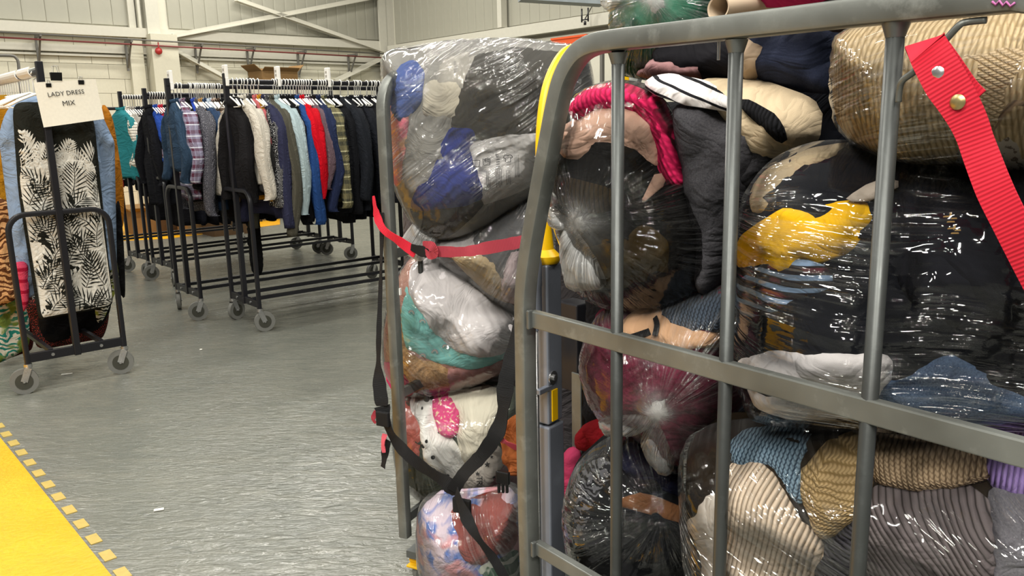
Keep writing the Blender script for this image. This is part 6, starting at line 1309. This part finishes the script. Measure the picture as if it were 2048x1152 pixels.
# big navy bag at right
GOLD = plain('gold_thread', '#a8854a', .5)
def emblems(ob, pl, hf, h0):
    for (x, y, s_) in ((1902, 432, 1.0), (1910, 455, .9)):
        c = pl.uvh([(x, y)], hf)[0]; m = MB()
        for k, (dx, dy, w_, h_) in enumerate(((-.004, .002, .004, .0012), (.0, .004, .0012, .004), (.004, .0, .0035, .0012), (.001, -.004, .0045, .0012))):
            q = c + np.array([dx, dy]) * s_; z = float(hf(np.array([q]))[0]) + h0 + .021
            m.add([pl.P(q[0] - w_, q[1] - h_, z), pl.P(q[0] + w_, q[1] - h_ * .4, z), pl.P(q[0] + w_ * .8, q[1] + h_, z), pl.P(q[0] - w_ * .8, q[1] + h_ * .5, z)], [(0, 1, 2, 3)])
        m.build('embroidered_emblem', GOLD, ob)
bag_set(dict(D=.20, T=.155, R=.18, seed=18, lump=.015,
 poly=[(1478, 430), (1500, 370), (1545, 318), (1620, 285), (1700, 280), (1800, 295), (1960, 310), (2200, 330), (2230, 840), (2050, 845), (1900, 850), (1780, 852), (1700, 846), (1580, 842), (1510, 825), (1485, 770), (1452, 712), (1456, 672), (1480, 630), (1470, 540)],
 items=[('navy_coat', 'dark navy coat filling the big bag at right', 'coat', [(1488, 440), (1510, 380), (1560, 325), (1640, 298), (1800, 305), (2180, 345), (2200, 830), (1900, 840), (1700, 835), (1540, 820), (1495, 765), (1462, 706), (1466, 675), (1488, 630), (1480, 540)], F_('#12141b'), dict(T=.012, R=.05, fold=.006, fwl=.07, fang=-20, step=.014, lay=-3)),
   ('cream_blouse', 'cream blouse bulging at the top left of the navy bag', 'blouse', [(1500, 415), (1506, 375), (1545, 330), (1610, 298), (1690, 292), (1660, 320), (1610, 345), (1570, 390), (1540, 425), (1510, 440)], F_('#b9a688'), dict(T=.015, fold=.005, fang=50, lay=-1)),
   ('navy_hoodie', 'ink blue hoodie with two small gold emblems, right of the third rod', 'hoodie', [(1790, 395), (1880, 370), (1980, 380), (2100, 420), (2150, 600), (2050, 690), (1960, 690), (1860, 640), (1800, 560)], F_('#14151d'), dict(T=.02, R=.04, fold=.006, fang=70, lay=-1, sub=emblems)),
   ('white_collar', 'white collar strip beside the third rod over the yellow t-shirt', 'collar', [(1685, 398), (1720, 375), (1775, 362), (1800, 368), (1770, 385), (1730, 402)], F_('#c5b8ac'), dict(T=.010, lay=7)),
   ('paisley_shirt', 'dark paisley shirt with blue swirls under the yellow t-shirt', 'shirt', [(1478, 555), (1530, 530), (1600, 520), (1650, 535), (1660, 570), (1600, 590), (1550, 620), (1490, 632), (1480, 600)], F_('#1d171c', 'paisley', '#7c95b5', 1.1, '#5b2a34'), dict(T=.010, lay=5)),
   ('yellow_t_shirt', 'bright yellow t-shirt across the left of the navy bag', 't-shirt', [(1474, 492), (1500, 455), (1550, 425), (1605, 420), (1632, 436), (1665, 418), (1700, 404), (1742, 408), (1744, 440), (1712, 480), (1700, 505), (1655, 515), (1606, 522), (1592, 548), (1560, 556), (1534, 530), (1478, 530)], F_('#f0b808'), dict(T=.022, R=.03, fold=.008, fang=60, fwl=.045, lay=2)),
   ('white_t_shirt', 'white t-shirt resting along the middle rail at left of the third rod', 't-shirt', [(1474, 726), (1500, 706), (1550, 697), (1640, 702), (1720, 706), (1780, 712), (1792, 750), (1760, 790), (1700, 800), (1600, 788), (1530, 768), (1486, 748)], F_('#ebe6e8'), dict(T=.028, R=.035, fold=.005, fang=160, fwl=.06, lay=2)),
   ('white_sheet', 'white sheet showing below the middle rail in the navy bag', 'sheet', [(1495, 768), (1560, 784), (1660, 802), (1740, 806), (1720, 838), (1600, 838), (1530, 822), (1502, 795)], F_('#dedadd'), dict(T=.016, fold=.004, fang=10, lay=1)),
   ('denim_skirt', 'blue denim skirt folded to a point at the right of the third rod', 'skirt', [(1762, 775), (1830, 738), (1905, 706), (1975, 745), (2060, 800), (2150, 830), (2050, 838), (1900, 842), (1790, 838)], F_('#5f7596', 'denim', '#40526f'), dict(T=.022, R=.03, fold=.003, uvang=30, lay=2))],
 film=dict(label='large clear bag of navy clothes with yellow t-shirt at the right of the front cage', flow=('d', -6), k=8, wr=.007, lift=.028, mat=film_mat('navy_film', .002, .05, .05, bump=1.1))))
# beige knitwear bag, upper right
bag_set(dict(D=.20, T=.14, R=.15, seed=19,
 poly=[(1676, 70), (1760, 40), (1900, 20), (2200, 0), (2240, 330), (2050, 345), (1900, 335), (1790, 330), (1720, 300), (1672, 250), (1660, 160)],
 items=[('cable_jumper', 'beige cable knit jumper filling the top right bag at left', 'jumper', [(1685, 80), (1770, 55), (1850, 55), (1850, 180), (1830, 290), (1770, 312), (1720, 290), (1680, 240), (1668, 160)], F_('#c7b08c', 'cable', '#957f5b', .6), dict(T=.03, R=.04, fold=.007, fang=70, lay=-2)),
   ('beige_cardigan', 'beige ribbed cardigan behind the red strap', 'cardigan', [(1790, 60), (1900, 40), (2120, 20), (2180, 200), (2100, 300), (1960, 280), (1860, 250), (1810, 180)], F_('#c8b08f', 'knit', '#8d7653', 1.0), dict(T=.025, R=.04, fold=.007, uvang=60, fang=30, lay=-1)),
   ('lace_knit', 'tan lace knit jumper between the third rod and red strap', 'jumper', [(1795, 240), (1840, 222), (1905, 228), (1930, 262), (1885, 285), (1830, 292), (1798, 282)], F_('#a58c64', 'chunky', '#6f5a3c', .6), dict(T=.02, lay=1)),
   ('maroon_scarf', 'maroon lace scarf under the tan lace knit', 'scarf', [(1805, 288), (1840, 285), (1885, 285), (1935, 262), (1950, 275), (1905, 300), (1855, 308), (1812, 303)], F_('#541526', 'blotch', '#3a0e1a', .5, '#6b1f33'), dict(T=.012, fold=.006, lay=2)),
   ('speckled_knit', 'white knit with brown flecks behind the red strap', 'jumper', [(1880, 302), (1925, 270), (1990, 250), (2060, 230), (2120, 250), (2100, 335), (1960, 332), (1900, 325)], F_('#aaa096', 'speckle', '#5f5148', 1.2), dict(T=.02, lay=1)),
   ('taupe_jumper', 'taupe pointelle jumper at the right edge of the top right bag', 'jumper', [(1960, 190), (2010, 165), (2080, 180), (2090, 260), (2030, 255), (1985, 300), (1962, 250)], F_('#9a8168', 'rib', '#6a5442', 1.0), dict(T=.025, fold=.006, uvang=-50, lay=2)),
   ('red_blouse', 'scarlet top at the right edge beside the beige knitwear', 'top', [(2030, 35), (2150, 20), (2150, 180), (2050, 165), (2032, 120)], F_('#d4321f'), dict(T=.02, lay=3))],
 film=dict(label='clear bag of beige knitwear at the upper right behind the red strap', flow=('d', 8), k=9, wr=.007, lift=.032, mat=film_mat('warm_film', .006, .16, .06, bump=1.0))))
puff('lilac_cushion', P0.off(.30), [(1940, 850), (2000, 825), (2200, 820), (2200, 960), (1960, 900)], F_('#8c74ad', 'rib', '#6c5690', .8), T=.05, R=.05, label='lilac knitted jumper between the navy bag and the middle rail at right', cat='jumper')
# bolt hanging behind the top rail
p = P0.at(1437, 120, -.03); eb = empty('hook_bolt', tuple(p), 'small zinc bolt hanging under the top rail left of the second rod', 'bolt')
MB().cyl(p, p + Z3 * .028, .0022, 10).build('shank', CHROME, eb, 'auto'); MB().cyl(p + Z3 * .026, p + Z3 * .030, .006, 6).build('head', CHROME, eb)
# grey lamp housing and clutter far behind, upper middle
lh = Plane((0.45, 4.2), az_dir(80)); a_, b_ = lh.at(1040, -6), lh.at(1205, 4)
tag(MB().bar(a_, b_, .10, .035, lh.N).build('cable_tray', metal('tray_grey', '#9aa4a8', .5, .3, 10, .1, .05)), 'pale grey metal tray overhead at the top middle edge', 'tray')
oc = WB.at(1155, 82, 1.2); oc2 = oc.copy(); oc2[2] = 0
sh2 = empty('storage_shelf', (oc[0], oc[1], 0), 'tall storage shelf against the far wall behind the yellow handle', 'shelf', rz=math.atan2(WB.U[1], WB.U[0]))
for sx in (-.6, .6):
    for sy in (-.2, .2): MB().box((sx, sy, oc[2] / 2 - .05), .02, .02, oc[2] / 2 - .05).build('upright', GREYP, sh2, local=True)
for k in range(4): MB().box((0, 0, .3 + (oc[2] - .45) * k / 3), .6, .2, .015).build('shelf_board', GREYP, sh2, local=True)
ORG = plain('orange_plastic', '#e0561c', .5)
bx = empty('orange_crate', (oc[0], oc[1], oc[2] - .133), 'orange plastic crate on the far shelf behind the yellow handle', 'crate', rz=math.atan2(WB.U[1], WB.U[0]))
m = MB(); m.box((0, 0, .01), .3, .15, .01); m.box((0, .15, .09), .3, .008, .09); m.box((0, -.15, .09), .3, .008, .09); m.box((.3, 0, .09), .008, .15, .09); m.box((-.3, 0, .09), .008, .15, .09); m.box((0, -.15, .17), .31, .018, .012); m.build('body', ORG, bx, local=True)
aw = WB.at(1170, 50, .3); ea = empty('wall_aerial', tuple(aw), 'small dark aerial with two prongs on the far wall ledge', 'aerial')
MB().tube([aw, aw + Z3 * .05], .02, 8).build('base', BLACKM, ea, True)
for k in (-1, 1): MB().tube([aw + Z3 * .04 + WB.U * .06 * k, aw + Z3 * .22 + WB.U * .06 * k], .012, 6).build('prong', BLACKM, ea, True)
MB().tube([aw + Z3 * .07 - WB.U * .07, aw + Z3 * .07 + WB.U * .07], .01, 6).build('cross_piece', BLACKM, ea, True); MB().tube([aw + Z3 * .08, aw + Z3 * .42 + WB.U * .30], .008, 6).build('boom', GREYP, ea, True)
# straps and labels done

m = MB(); q0_ = [(1984, 3), (1992, 10), (1999, 2), (2006, 12), (2013, 4), (2021, 13), (2030, 5)]
MB().tube([P0.at(x, y, .0165) for x, y in q0_], .0013, 5).build('paint_mark', plain('magenta_paint', '#b0609a', .6), cage, smooth=True)

plt_ = Plane(RA['c'] + RA['rd'] * .42, RA['fd'])
puff('trousers', plt_, [(488, 380), (512, 380), (519, 455), (525, 538), (510, 545), (500, 470)], F_('#141416'), T=.03, R=.03, step=.02, fold=.008, fang=85, label='black trouser leg hanging low between the end posts of the front rail', cat='trousers')
